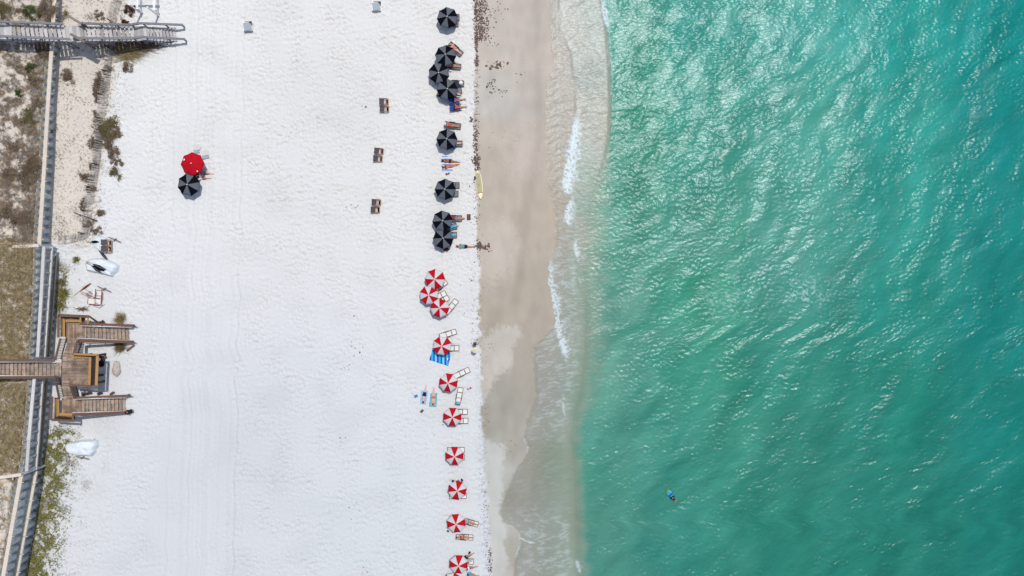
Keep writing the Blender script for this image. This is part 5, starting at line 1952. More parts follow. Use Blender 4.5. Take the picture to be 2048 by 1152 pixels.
A_ = img_angle
p, B = person('recline_f', 913, 101, A_(20, 17), "woman in a pale pink top reclining beside the topmost clustered umbrella", 'skin_pale', ('long_hair', 'blond_hair'), (('swimsuit', 'rose'),))
p, B = person('recline', 908, 133, A_(25, 4), "person in dark trunks reclining between the clustered umbrellas", 'skin', ('hair', 'dark_hair'), (('briefs', 'navy'),))
p, B = person('recline_f', 909, 187, A_(20, 5), "person in a rose swimsuit mostly hidden under the lowest clustered umbrella", 'skin_pale', ('hair', 'brown_hair'), (('swimsuit', 'rose'),), z=-.03)
p, B = person('sit', 915, 201, A_(1, -.15), "dark haired woman in blue swimwear sitting in the upper blue chair", 'skin', ('long_hair', 'dark_hair'), (('briefs', 'blue'), ('bikini_top', 'blue')), z=-.10)
p, B = person('sit', 917, 215, A_(1, -.05), "woman in a pink swimsuit sitting in the lower blue chair", 'skin', ('long_hair', 'brown_hair'), (('swimsuit', 'pink'),), z=-.10, flip=True)
p, B = person('recline_f', 906, 252, A_(30, 5), "woman in coral swimwear and white hat reclining above a black umbrella", 'skin', ('hair', 'dark_hair'), (('swimsuit', 'coral'),))
sun_hat(p, B, 'white', "white sun hat on the woman in coral swimwear")
p, B = person('recline', 909, 288, A_(1, -.05), "sunbather with only bare legs beyond the umbrella above the striped towel", 'skin_pale', ('hair', 'brown_hair'), (('shorts', 'black'),))
p, B = person('front', 897.5, 322.5, A_(1, .1), "brown sunbather lying face down, upper one on the striped towel", 'skin_dark', ('hair', 'dark_hair'), (('briefs', 'black'),))
p, B = person('front_f', 897.5, 333, A_(1, -.2), "tanned sunbather lying face down, lower one on the striped towel", 'skin', ('long_hair', 'dark_hair'), (('briefs', 'coral'), ('bikini_top', 'coral')))
p, B = person('recline', 914, 437, A_(1, .02), "sunbather in sky blue shorts and dark shirt on a lounger", 'skin', ('hair', 'dark_hair'), (('shirt', 'wine'), ('shorts', 'sky')))
p, B = person('recline_f', 903, 454, A_(1, -.2), "sunbather in turquoise clothes, half out of the touching umbrellas", 'skin_pale', ('hair', 'brown_hair'), (('shirt', 'turquoise'), ('trousers', 'turquoise')))
p, B = person('recline', 899, 470, A_(1, .0), "sunbather with turquoise trousers under the lower touching umbrella", 'skin_pale', ('hair', 'brown_hair'), (('trousers', 'turquoise'),))
p, B = person('front', 927, 493, A_(1, .05), "person in grey and teal shirt and black shorts lying face down", 'skin', ('hair', 'brown_hair'), (('shirt', 'teal_grey'), ('shorts', 'black')))
p, B = person('stand', 951, 686, A_(-.3, 1), "person with dark hair standing bare shouldered at the wrack line", 'skin', ('hair', 'dark_hair'), (('trousers', 'grey'),), flip=True)
p, B = person('stand', 951, 698, A_(-.5, .8), "person in grey under a wide straw hat standing at the wrack line", 'skin_pale', ('hair', 'brown_hair'), (('shirt', 'grey'), ('trousers', 'pale_grey')))
sun_hat(p, B, 'straw', "wide straw hat on the person standing at the wrack line", 0.27)
p, B = person('front', 848.5, 792, A_(.18, -1), "man lying face down in navy shorts on a light blue towel", 'skin_pale', ('hair', 'dark_hair'), (('shorts', 'navy'),))
p, B = person('front_f', 867, 797, A_(.03, -1), "sunbather lying face down in coral swimwear on a teal towel", 'skin_pale', ('hair', 'brown_hair'), (('briefs', 'coral'),))
p, B = person('recline_f', 942, 1044, A_(25, 8), "sunbather in light blue swimwear reclining near the bottom", 'skin', ('hair', 'dark_hair'), (('briefs', 'light_blue'), ('bikini_top', 'light_blue')))
p, B = person('recline', 930, 1073, A_(25, 2), "sunbather in a wine red top reclining below a red umbrella", 'skin', ('hair', 'brown_hair'), (('bikini_top', 'wine'), ('briefs', 'wine')))
p, B = person('ground', 934, 1113, A_(1, -.4), "person in dark clothes sitting beside the lowest umbrella", 'skin', ('hair', 'dark_hair'), (('shirt', 'black'), ('shorts', 'black')))
p, B = person('ground', 940, 1135, A_(1, -.05), "person with dark hair and white top sitting near the bottom edge", 'skin', ('hair', 'dark_hair'), (('shirt', 'white'), ('shorts', 'black')))
p, B = person('ground', 942, 1148, A_(1, .3), "person in teal and blue sitting at the bottom edge", 'skin', ('hair', 'brown_hair'), (('shirt', 'turquoise'), ('shorts', 'sky')))
p, B = person('ground', 411, 346.5, A_(1, .25), "person in a grey shirt sitting beside the red inland umbrella", 'skin', ('hair', 'dark_hair'), (('shirt', 'grey'), ('shorts', 'black')))
p, B = person('ground', 406, 356.5, A_(1, .15), "person in wine red sitting by the black inland umbrella", 'skin', ('hair', 'dark_hair'), (('shirt', 'white'), ('shorts', 'wine')))
p, B = person('crouch', 263, 822, A_(-1, .3), "person in black bending down at the foot of the brown stairs", 'skin', ('hair', 'dark_hair'), (('shirt', 'black'), ('shorts', 'grey')))


# ---------------------------------------------------------------- swimmer and board
zs = SEA_Z + 0.05
p, B = person('swim', 1341, 990, A_(.65, .75), "swimmer in a navy top leaning on a striped float", 'skin', ('hair', 'dark_hair'), (('shirt', 'navy'), ('shorts', 'navy')), loc=P(1343, 993, zs))
fl = thing("swim_float", P(1339, 986.5, zs + 0.05), "small float striped lime, cyan and blue carried by the swimmer", "float", rz=A_(.65, .75))
bm = bmesh.new()
bmesh.ops.create_uvsphere(bm, u_segments=20, v_segments=12, radius=1)
for v in bm.verts:
    v.co.x *= 0.42
    v.co.y *= 0.30 * (1 - 0.12 * v.co.x)
    v.co.z = v.co.z * 0.09 + 0.03
me = mesh_bm("float_body", bm, True)
M['float'] = stripe_mat("float_stripes", [(.14, .24, .05), (.03, .30, .22), (.02, .30, .50), (.01, .07, .40), (.04, .28, .36)], 1, axis=0, rough=0.4)
obj("float_body", me, fl, M['float'])
obj("strap", tube_mesh("strap", [(-0.3, 0, .10), (-.1, 0, .125), (.1, 0, .125), (.3, 0, .10)], 0.016), fl, M['navy'])

sb = thing("paddleboard", P(958, 369.5, gz(958, 369) + 0.10), "long cream paddleboard with grey deck pad lying at the wrack line", "paddleboard", rz=A_(7, 57))
L2, W2 = 1.46, 0.36


def board_outline(t):
    return max(0.0, (1 - abs(t) ** 2.6)) ** 0.62 * (1 - 0.10 * t)


v, f = [], []
N, K = 36, 9
for j in range(N + 1):
    t = -1 + 2 * j / N
    w = W2 * board_outline(t) + 0.004
    for k in range(K + 1):
        q = -1 + 2 * k / K
        v.append((t * L2, q * w, 0.055 * (1 - abs(q) ** 3) + 0.07 * abs(t) ** 4))
for j in range(N + 1):
    t = -1 + 2 * j / N
    w = W2 * board_outline(t) + 0.004
    for k in range(K + 1):
        q = -1 + 2 * k / K
        v.append((t * L2, q * w, -0.06 * (1 - abs(q) ** 3) + 0.07 * abs(t) ** 4))
n1 = (N + 1) * (K + 1)
for j in range(N):
    for k in range(K):
        a = j * (K + 1) + k
        f.append((a, a + K + 1, a + K + 2, a + 1))
        f.append((n1 + a, n1 + a + 1, n1 + a + K + 2, n1 + a + K + 1))
M['board'] = mat('cream_board', (0.62, 0.53, 0.34), 0.35, 0, 0.05, 4, spec=0.5)
M['pad'] = mat('grey_deck_pad', (0.34, 0.32, 0.20), 0.8, 0, 0.12, 20)
obj("hull", mesh_np("hull", v, f), sb, M['board'])
v, f = [], []
for j in range(25):
    t = -0.80 + 1.32 * j / 24
    w = W2 * board_outline(t) * 0.74
    for k in range(7):
        q = -1 + 2 * k / 6
        v.append((t * L2, q * w, 0.062 * (1 - abs(q * .74) ** 3) + 0.07 * abs(t) ** 4 + 0.006))
for j in range(24):
    for k in range(6):
        a = j * 7 + k
        f.append((a, a + 7, a + 8, a + 1))
dp = obj("deck_pad", mesh_np("deck_pad", v, f), sb, M['pad'])
v, f = [], []
for j in range(3):
    t = 0.53 + 0.03 * j
    w = W2 * board_outline(t) * 0.9
    for k in range(7):
        q = -1 + 2 * k / 6
        v.append((t * L2, q * w, 0.064 * (1 - abs(q * .9) ** 3) + 0.07 * abs(t) ** 4 + 0.004))
for j in range(2):
    for k in range(6):
        a = j * 7 + k
        f.append((a, a + 7, a + 8, a + 1))
obj("trim_band", mesh_np("trim_band", v, f), sb, M['orange_wood'])
obj("handle", tube_mesh("handle", [(-.05, 0, .07), (-.03, 0, .10), (.1, 0, .10), (.12, 0, .07)], 0.014), dp, M['black_rubber'])
obj("leash", tube_mesh("leash", [(1.05, .02, .09), (1.1, .06, .10), (1.05, .1, .10), (0.98, .07, .10), (1.03, .03, .10)], 0.012), sb, M['red_wood'])
pd = thing("paddle", P(952, 377, gz(952, 377) + 0.09), "thin wooden paddle lying against the cream paddleboard", "paddle", rz=A_(5, 50))
obj("shaft", tube_mesh("shaft", [(-0.9, 0.0, 0), (0.85, 0, 0)], 0.018), pd, M['pale_beam'])
bm = bmesh.new()
bmesh.ops.create_uvsphere(bm, u_segments=12, v_segments=8, radius=1)
bmesh.ops.scale(bm, vec=(.22, .09, .018), verts=bm.verts)
bmesh.ops.translate(bm, vec=(-1.05, 0, 0), verts=bm.verts)
obj("blade", mesh_bm("blade", bm, True), pd, M['navy'])


# ---------------------------------------------------------------- covered stacks, folded umbrellas, bins, bags
def tarp(outline, h, label, folds=6, seed=0):
    """Tarpaulin draped over a stack: steep skirts, faceted top with creases."""
    rng = np.random.default_rng(seed)
    pts = [on_ground(*p) for p in outline]
    ctr = sum(pts, Vector()) / len(pts)
    root = thing("tarp_cover", ctr, label, "tarpaulin")
    # resample outline
    n = 72
    cl = pts + [pts[0]]
    cum_ = np.concatenate([[0], np.cumsum([(b - a).length for a, b in zip(cl, cl[1:])])])
    ring = []
    for i in range(n):
        s = cum_[-1] * i / n
        k = int(np.searchsorted(cum_, s, 'right') - 1)
        k = min(k, len(pts) - 1)
        t = (s - cum_[k]) / max(1e-6, cum_[k + 1] - cum_[k])
        ring.append(cl[k].lerp(cl[k + 1], t) - ctr)
    prof = [(1.02, -0.03), (1.0, 0.05), (0.95, 0.45), (0.86, 0.86), (0.74, 0.98), (0.5, 1.02), (0.25, 1.06), (0.0, 1.08)]
    ph = rng.uniform(0, 6.28, 8)
    crease = rng.uniform(-1, 1, n)
    v, f = [], []
    for j, (s, z) in enumerate(prof[:-1]):
        for i, p in enumerate(ring):
            a = 2 * math.pi * i / n
            wv = 0.025 * math.sin(folds * a + ph[0] + j * 0.3) + 0.02 * math.sin((folds * 2 + 1) * a + ph[1])
            q = p * (s + (wv if j < 4 else wv * .4))
            zz = h * z * (1 + 0.10 * math.sin(a + ph[2])) + h * 0.07 * (math.sin(3 * a + ph[3] + j) + 0.6 * crease[i // 4 * 4]) * min(1, j / 3)
            v.append((q.x, q.y, q.z * (1 - s) * 0 + max(zz, -0.05)))
    v.append((0, 0, h * prof[-1][1]))
    m = len(prof) - 1
    for j in range(m - 1):
        for i in range(n):
            a, b = j * n + i, j * n + (i + 1) % n
            f.append((a, b, b + n, a + n))
    for i in range(n):
        f.append(((m - 1) * n + i, (m - 1) * n + (i + 1) % n, m * n, m * n))
    me = bpy.data.meshes.new("sheet")
    me.from_pydata(v, [], [q if q[2] != q[3] else q[:3] for q in f])
    me.materials.append(None)
    me.polygons.foreach_set("use_smooth", np.array([j % 1 == 0 for j in range(len(me.polygons))]))
    obj("sheet", me, root, M['tarp'])
    obj("tie_rope", tube_mesh("tie_rope", [Vector(v[3 * n + i * 6 % n]) * 1.0 + Vector((0, 0, .015)) for i in range(0, 12)] + [Vector(v[3 * n]) + Vector((0, 0, .015))], 0.012, 5), root, M['pale_grey'])
    return root


tarp([(129, 893), (135, 885), (165, 879.5), (192, 879), (198, 882), (194, 902), (185, 911), (152, 911), (137, 905)], 0.75, "white tarpaulin over a stack alone near the green ground cover", seed=1)
tarp([(171, 527), (176, 518), (206, 516), (237, 527), (239, 537), (228, 553), (205, 548), (174, 541)], 0.62, "white tarpaulin stack with folded black umbrellas lying on top", seed=2)
tarp([(184, 480), (199, 472), (214, 474), (216, 490), (212, 508), (197, 501), (188, 492)], 0.45, "white tarpaulin partly under the two dark stacked loungers", seed=3)
tarp([(176, 601), (185, 600), (200, 606), (212, 608), (200, 617), (184, 610)], 0.25, "small white tarpaulin below the red framed loungers", seed=4)
tarp([(184, 580), (190, 577), (197, 582), (196, 594), (188, 596)], 0.3, "scrap of white tarpaulin behind the upright red framed lounger", seed=5)


def folded_umbrella(p0, p1, z0, z1, mt, mt2, label, group, rmax=0.10):
    """Furled umbrella: pole from p0, cloth roll towards p1."""
    a, b = on_ground(*p0) + Vector((0, 0, z0)), on_ground(*p1) + Vector((0, 0, z1))
    root = thing("folded_umbrella", a, label, "umbrella", group)
    d = b - a
    L = d.length
    obj("pole", tube_mesh("pole", [Vector(), d * 0.98], 0.022), root, M['pole'])
    # fluted roll
    ax = d.normalized()
    s = ax.orthogonal().normalized()
    u = ax.cross(s)
    for q, mm in ((0, mt), (1, mt2)):
        v, f = [], []
        for j in range(9):
            t = j / 8
            r = rmax * (0.35 + 1.0 * math.sin(min(1, t * 1.25) * math.pi * 0.62)) * (1 - 0.75 * t ** 3)
            for i in range(24):
                ang = 2 * math.pi * i / 24
                rr = r * (1 + 0.22 * math.cos(4 * ang + q * math.pi)) * (1 if q == 0 else 0.97)
                v.append(d * (0.38 + 0.62 * t) + (s * math.cos(ang) + u * math.sin(ang)) * rr)
        for j in range(8):
            for i in range(24):
                k, k2 = j * 24 + i, j * 24 + (i + 1) % 24
                f.append((k, k2, k2 + 24, k + 24))
        obj("canopy_fold", mesh_np("canopy_fold", v, f), root, M[mm])
    obj("tie_strap", tube_mesh("tie_strap", [d * 0.66 - ax * .02, d * 0.66 + ax * .02], rmax * 1.42, 12, caps=False), root, M[mt])
    return root


FB = "folded umbrellas lying by the bulkhead"
folded_umbrella((176, 522), (217, 540), .75, .72, 'black_cloth', 'grey_cloth', "furled black umbrella lying longest across the white stack", FB, .13)
folded_umbrella((177, 526), (214, 542), .74, .70, 'black_cloth', 'black_cloth', "furled black umbrella in the middle of the white stack", FB, .12)
folded_umbrella((178, 524), (207, 546), .74, .66, 'black_cloth', 'grey_cloth', "furled black umbrella nearest the lower edge of the white stack", FB, .10)
folded_umbrella((174, 484), (201, 484), .2, .55, 'black_cloth', 'black_cloth', "furled black umbrella lying level on the tarpaulin beside the dark loungers", FB, .10)
folded_umbrella((190, 490), (217, 520), .3, .25, 'black_cloth', 'grey_cloth', "furled black umbrella sticking down from the dark loungers' tarpaulin", FB, .10)
folded_umbrella((148, 591), (184, 566), .05, .30, 'maroon_cloth', 'maroon_cloth', "furled dark red umbrella pointing up from the red heap", FB, .06)
folded_umbrella((160, 582), (186, 592), .15, .30, 'maroon_cloth', 'white_cloth', "furled red and white umbrella, uppermost of the heap", FB, .065)
folded_umbrella((162, 586), (186, 597), .15, .25, 'white_cloth', 'maroon_cloth', "furled white and red umbrella, lowest of the heap", FB, .065)
folded_umbrella((172, 578), (188, 588), .2, .35, 'maroon_cloth', 'white_cloth', "short furled red umbrella nearest the upright red lounger", FB, .06)


def anchor(x0, y0, x1, y1, label):
    a, b = on_ground(x0, y0) + Vector((0, 0, .12)), on_ground(x1, y1) + Vector((0, 0, .12))
    root = thing("sand_stake", a, label, "stake", "wooden stakes lying by the stacks")
    board("shaft", a, b, 0.07, 0.05, M['grey_rail'], root)
    board("shaft", a + Vector((.15, -.12, -.03)), b + Vector((.1, -.12, -.03)), 0.05, 0.05, M['grey_rail'], root)
    m = a.lerp(b, 0.55)
    board("cross_piece", m + Vector((-.14, -.14, .05)), m + Vector((.14, .12, .05)), 0.12, 0.06, M['old_rail'], root)
    return root


anchor(218, 474, 242, 484, "grey wooden stake lying above the dark stacked loungers")
anchor(195, 572, 222, 583, "grey wooden stake lying above the red framed loungers")
anchor(152, 912, 178, 917, "grey wooden stake lying below the lone white tarpaulin")


def bin_(px, py, ang, label):
    root = thing("trash_bin", on_ground(px, py), label, "trash bin", "pale bins on the open sand", rz=ang)
    bm = bmesh.new()
    bmesh.ops.create_cube(bm, size=1)
    for v in bm.verts:
        k = 0.78 if v.co.z < 0 else 0.92
        v.co.x *= k
        v.co.y *= k
        v.co.z = (v.co.z + .5) * 0.50
    bmesh.ops.bevel(bm, geom=bm.edges[:], offset=0.03, segments=2, affect='EDGES')
    obj("body", mesh_bm("body", bm), root, M['white_paint'])
    bm = bmesh.new()
    bmesh.ops.create_cube(bm, size=1)
    bmesh.ops.scale(bm, vec=(.80, .84, .05), verts=bm.verts)
    bmesh.ops.bevel(bm, geom=bm.edges[:], offset=0.02, segments=2, affect='EDGES')
    o = obj("lid", mesh_bm("lid", bm), root, M['bin_lid'])
    o.location = (0, -0.03, .54)
    o.rotation_euler = (R(-7), R(4), R(6))
    board("hinge", root.location + Vector((-.3, .44, .51)), root.location + Vector((.42, .44, .51)), 0.06, 0.05, M['grey'], root)
    o2 = obj("opening", WED, root, M['black_frame'])
    o2.location = (0.40, 0.40, 0.502)
    return root


WED = mesh_np("opening", [(-.28, .03, 0), (.03, .03, 0), (.03, -.40, 0), (-.28, .03, .012), (.03, .03, .012), (.03, -.40, .012)],
              [(3, 5, 4, 4), (0, 1, 2, 2), (0, 3, 4, 1), (1, 4, 5, 2), (2, 5, 3, 0)], False) if False else None
bm = bmesh.new()
vv = [bm.verts.new(c) for c in ((-.30, .05, 0), (.05, .05, 0), (.05, -.42, 0), (-.30, .05, .014), (.05, .05, .014), (.05, -.42, .014))]
for q in ((3, 5, 4), (0, 1, 2), (0, 3, 4, 1), (1, 4, 5, 2), (2, 5, 3, 0)):
    bm.faces.new([vv[i] for i in q])
bmesh.ops.recalc_face_normals(bm, faces=bm.faces)
WED = mesh_bm("opening", bm)
WED.materials.append(None)
bin_(497.5, 54.5, R(4), "pale square bin with grey lid out on the groomed sand")
bin_(754, 14.5, R(0), "pale square bin with grey lid nearest the top edge")


def white_chair(px, py, ang, label):
    root = thing("beach_chair", on_ground(px, py), label, "beach chair", "white low chairs by the red inland umbrella", rz=ang)
    obj("back_sling", sheet_mesh("back_sling", [(-.1, .20), (-.36, .34), (-.60, .46)], .36), root, M['white_sling'])
    obj("seat_sling", sheet_mesh("seat_sling", [(-.1, .19), (.06, .16), (.22, .20)], .36), root, M['bin_lid'])
    for s in (-.38, .38):
        board("side_rail", root.location + Vector((-.1, s, .2)), root.location + Vector((.4, s, .23)), .035, .035, M['metal_rail'], root)
        board("back_rail", root.location + Vector((-.1, s, .2)), root.location + Vector((-.61, s, .47)), .035, .035, M['white_paint'], root)
        board("leg", root.location + Vector((.3, s, 0)), root.location + Vector((.3, s, .22)), .035, .035, M['metal_rail'], root, up=Vector((1, 0, 0)))
        board("leg", root.location + Vector((-.22, s, 0)), root.location + Vector((-.16, s, .3)), .035, .035, M['metal_rail'], root, up=Vector((1, 0, 0)))
    return root


white_chair(395, 302, A_(.15, 1), "white low chair with grey seat nearest the red inland umbrella's top")
white_chair(412, 313, A_(.25, 1), "white low chair with grey seat furthest right by the red inland umbrella")


def bag(px, py, ang, mt, label, s=1.0, z=0.0):
    root = thing("beach_bag", on_ground(px, py) + Vector((0, 0, z)), label, "bag", rz=ang)
    bm = bmesh.new()
    bmesh.ops.create_cube(bm, size=1)
    bmesh.ops.subdivide_edges(bm, edges=bm.edges[:], cuts=3, use_grid_fill=True)
    for v in bm.verts:
        t = v.co.z + .5
        v.co.x *= 0.42 * (1.05 - .2 * t) * s
        v.co.y *= 0.26 * (1.15 - .55 * t) * s
        v.co.z = t * 0.34 * s
        v.co.x += random.uniform(-.012, .012)
        v.co.y += random.uniform(-.012, .012)
    obj("bag_body", mesh_bm("bag_body", bm, True), root, M[mt])
    for q in (-.05, .05):
        obj("strap", tube_mesh("strap", [(-.12 * s, q, .32 * s), (-.09 * s, q * 1.8, .44 * s), (.09 * s, q * 1.8, .44 * s), (.12 * s, q, .32 * s)], .014, 6), root, M['black_rubber'])
    return root


bag(891, 498, R(20), 'black', "black bag in the shade of the lower touching umbrella", 1.1)
bag(895, 500, R(40), 'wine', "wine red bag beside the black one under the touching umbrellas", .8)
bag(937.5, 434, R(90), 'old_rail', "brown basket bag near the wrack line by itself", 1.35)
bag(908, 296, R(30), 'sky', "bright blue bag beside the umbrella above the striped towel", .9)
bag(896, 128, R(10), 'blue', "blue bag between the upper two clustered umbrellas", .9)
bag(874, 166, R(60), 'turquoise', "turquoise bag in the shade behind the lowest clustered umbrella", .7)
bag(877, 192, R(0), 'black', "small black bag in the umbrella shade, left of its twin", .55)
bag(883, 195, R(0), 'black', "small black bag in the umbrella shade, right of its twin", .55)
bag(897, 696, R(-60), 'wine', "red and blue bag at the corner of the striped blanket", .9)
bag(895, 718, R(80), 'white', "white bag lying on the blue striped blanket", .6, .03)
bag(832, 792, R(20), 'sky', "small blue and white bag beside the light blue towel", .8)
bag(844, 822, R(45), 'olive', "olive bag below the sunbathers' towels", .8)
bag(906, 962, R(0), 'black', "black bag above the umbrella, left one", .6)
bag(917, 962, R(-30), 'grey', "grey bag above the umbrella beside the black one", .55)
bag(924, 960, R(-30), 'navy', "navy bag standing clear above the umbrella", .6)
bag(940, 1119, R(0), 'pale_grey', "grey and white bag lying on the lounger near the bottom", 1.1, .25)
bag(939, 1105, R(50), 'black', "black bag nearest the top of the bottom group", .6)
bag(896, 1062, R(-40), 'black', "small black bag behind the umbrella with two sunbathers", .5)
bag(901, 142, R(0), 'white', "white bag between the clustered umbrellas' loungers", .6)
bag(941, 776, R(0), 'coral', "small orange bag on the sand by the wrack line", .45)
bag(936, 778, R(60), 'light_blue', "small pale blue bag on the sand by the wrack line", .45)
bag(915, 258, R(0), 'white', "white bag below the woman in coral swimwear", .5)
bag(394, 348, R(20), 'black', "black bag between the two inland umbrellas", .8)
o, B_ = None, None
h = thing("sun_hat", on_ground(922, 166.5) + Vector((0, 0, .36)), "white sun hat lying on the empty grey lounger", "hat")
obj("crown_and_brim", tube_mesh("crown_and_brim", [(0, 0, 0), (0, 0, .012), (0, 0, .02), (0, 0, .08), (0, 0, .09)], [.19, .185, .10, .085, .02], 18), h, M['white'])
obj("band", tube_mesh("band", [(0, 0, .022), (0, 0, .04)], .103, 18, caps=False), h, M['pale_grey'])
cv = thing("beach_cover", on_ground(913.5, 168) + Vector((0, 0, .34)), "dark striped cloth spread over the empty grey lounger", "towel")
obj("cloth", sheet_mesh("cloth", [(-.35, .10), (-.1, .02), (.15, 0), (.5, -.02)], .26, sag=-.03), cv, M['stripe3'])

# under and beside the deck
tr = thing("trash_can", on_ground(205, 717.5), "round black trash can with white liner beside the deck", "trash can")
obj("can_body", tube_mesh("can_body", [(0, 0, 0), (0, 0, .85), (0, 0, .9)], [.30, .36, .38], 24), tr, M['black_rubber'])
obj("rim", tube_mesh("rim", [Vector((.34 * math.cos(2 * math.pi * i / 24), .34 * math.sin(2 * math.pi * i / 24), .92)) for i in range(25)], .05, 8, caps=False), tr, M['black_rubber'])
bm = bmesh.new()
bmesh.ops.create_icosphere(bm, subdivisions=2, radius=.17)
for v in bm.verts:
    v.co *= random.uniform(.8, 1.15)
    v.co.z = v.co.z * .4 + .93
obj("liner", mesh_bm("liner", bm, True), tr, M['white'])
t2 = thing("tyre", on_ground(203.5, 727), "black tyre half in the shade beside the deck", "tyre")
obj("tread_ring", tube_mesh("tread_ring", [Vector((.24 * math.cos(2 * math.pi * i / 24), .24 * math.sin(2 * math.pi * i / 24), .12)) for i in range(25)], .10, 10, caps=False), t2, M['black_rubber'])
obj("hub_disc", tube_mesh("hub_disc", [(0, 0, .08), (0, 0, .12)], .16, 16), t2, M['black_frame'])


def loose_timber(p0, p1, z0, z1, mt, label, w=.2, t=.08):
    a, b = on_ground(*p0) + Vector((0, 0, z0)), on_ground(*p1) + Vector((0, 0, z1))
    root = thing("loose_timber", a, label, "timber")
    board("plank", a, b, w, t, M[mt], root)
    d = (b - a)
    s = Vector((-d.y, d.x, 0)).normalized()
    board("split_edge", a + s * w * .55 + d * .1, b + s * w * .5 - d * .15, w * .25, t * .8, M['dark_wood'], root)
    return root


loose_timber((197, 720), (215, 713), .5, .35, 'old_rail', "brown timber jutting out beside the trash can")
loose_timber((196, 751), (210, 749), .6, .3, 'dark_wood', "dark timber jutting from beneath the deck's edge")
loose_timber((254, 702), (270, 690), .06, .10, 'old_rail', "loose brown plank lying on sand by the upper stairs", .18)
loose_timber((168, 789), (186, 784), .25, .5, 'dark_wood', "dark timber on the shaded sand beside the lower stairs", .22)
loose_timber((197, 788), (207, 784), .3, .5, 'dark_wood', "short dark timber against the lower stair rail", .2)
loose_timber((222, 789), (231, 783), .3, .5, 'old_rail', "brown timber end poking above the lower stair rail", .16)
loose_timber((208, 640), (212, 648), .5, .5, 'dark_wood', "dark timber end above the upper stair rail", .16)

sk = thing("boulder", on_ground(234, 738), "lumpy pale brown boulder on sand near the deck", "boulder")
bm = bmesh.new()
bmesh.ops.create_icosphere(bm, subdivisions=4, radius=1)
rs = np.random.default_rng(4).uniform(-1, 1, (9, 3))
for v in bm.verts:
    c = v.co.copy()
    k = 1 + 0.14 * sum(math.sin(3.1 * c.dot(Vector(q)) * (i + 1) * .6 + i) for i, q in enumerate(rs[:6])) / 2
    v.co = Vector((c.x * .40 * k, c.y * .72 * k * (1 - .1 * c.x), max(-.05, c.z * .34 * k + .18)))
obj("rock_body", mesh_bm("rock_body", bm, True), sk, M['stone'])


# ---------------------------------------------------------------- plants
def leaf_mat(name, a, b, scale=3.0):
    m, nt, bs = new_mat(name)
    bs.inputs["Roughness"].default_value = 0.8
    bs.inputs["Specular IOR Level"].default_value = 0.1
    at = nt.nodes.new("ShaderNodeAttribute")
    at.attribute_name = "tone"
    cr = nt.nodes.new("ShaderNodeValToRGB")
    cr.color_ramp.elements[0].color = (*a, 1)
    cr.color_ramp.elements[1].color = (*b, 1)
    nt.links.new(at.outputs["Fac"], cr.inputs[0])
    nt.links.new(cr.outputs[0], bs.inputs["Base Color"])
    return m


def blades(name, base, direc, length, width, tone, parent=None, material=None, curl=0.0):
    """Thin blades or twigs as tapered quads; every argument an array."""
    n = len(base)
    d = direc / (np.linalg.norm(direc, axis=1, keepdims=True) + 1e-9)
    side = np.cross(d, np.array([0.0, 0.0, 1.0]) + np.random.default_rng(n).normal(0, .35, (n, 3)))
    side /= (np.linalg.norm(side, axis=1, keepdims=True) + 1e-9)
    L = length[:, None]
    w = width[:, None] * 0.5
    midp = base + d * L * 0.55
    tip = base + d * L + np.array([0, 0, -1.0]) * curl * L
    v = np.stack([base - side * w, base + side * w, midp + side * w * .9, midp - side * w * .9, tip + side * w * .25, tip - side * w * .25], 1).reshape(-1, 3)
    i0 = np.arange(n)[:, None] * 6
    f = np.concatenate([i0 + np.array([[0, 1, 2, 3]]), i0 + np.array([[3, 2, 4, 5]])], 0)
    me = mesh_np(name, v, f, False)
    at = me.attributes.new("tone", 'FLOAT', 'POINT')
    at.data.foreach_set("value", np.repeat(tone, 6).astype(np.float32))
    return obj(name, me, parent, material)


M['brown_leaf'] = leaf_mat('dry_brown_twigs', (0.060, 0.042, 0.031), (0.23, 0.175, 0.12))
M['olive_leaf'] = leaf_mat('olive_shrub_leaves', (0.045, 0.040, 0.018), (0.20, 0.17, 0.080))
M['green_leaf'] = leaf_mat('green_shrub_leaves', (0.018, 0.034, 0.012), (0.085, 0.115, 0.035))
M['red_leaf'] = leaf_mat('reddish_twigs', (0.030, 0.012, 0.009), (0.10, 0.040, 0.024))
M['straw_leaf'] = leaf_mat('straw_grass', (0.11, 0.08, 0.035), (0.36, 0.29, 0.15))
M['lime_leaf'] = leaf_mat('yellow_green_vine_leaves', (0.050, 0.050, 0.012), (0.25, 0.235, 0.060))
M['litter_leaf'] = leaf_mat('dry_dune_litter', (0.10, 0.082, 0.068), (0.36, 0.31, 0.26))
M['litter_dark'] = leaf_mat('grey_brown_litter', (0.045, 0.036, 0.030), (0.22, 0.19, 0.16))
M['matted_leaf'] = leaf_mat('matted_dune_grass', (0.105, 0.082, 0.042), (0.38, 0.31, 0.185))
M['weed'] = mat('dark_brown_seaweed', (0.105, 0.070, 0.058), 0.8, 0, 0.75, 5)


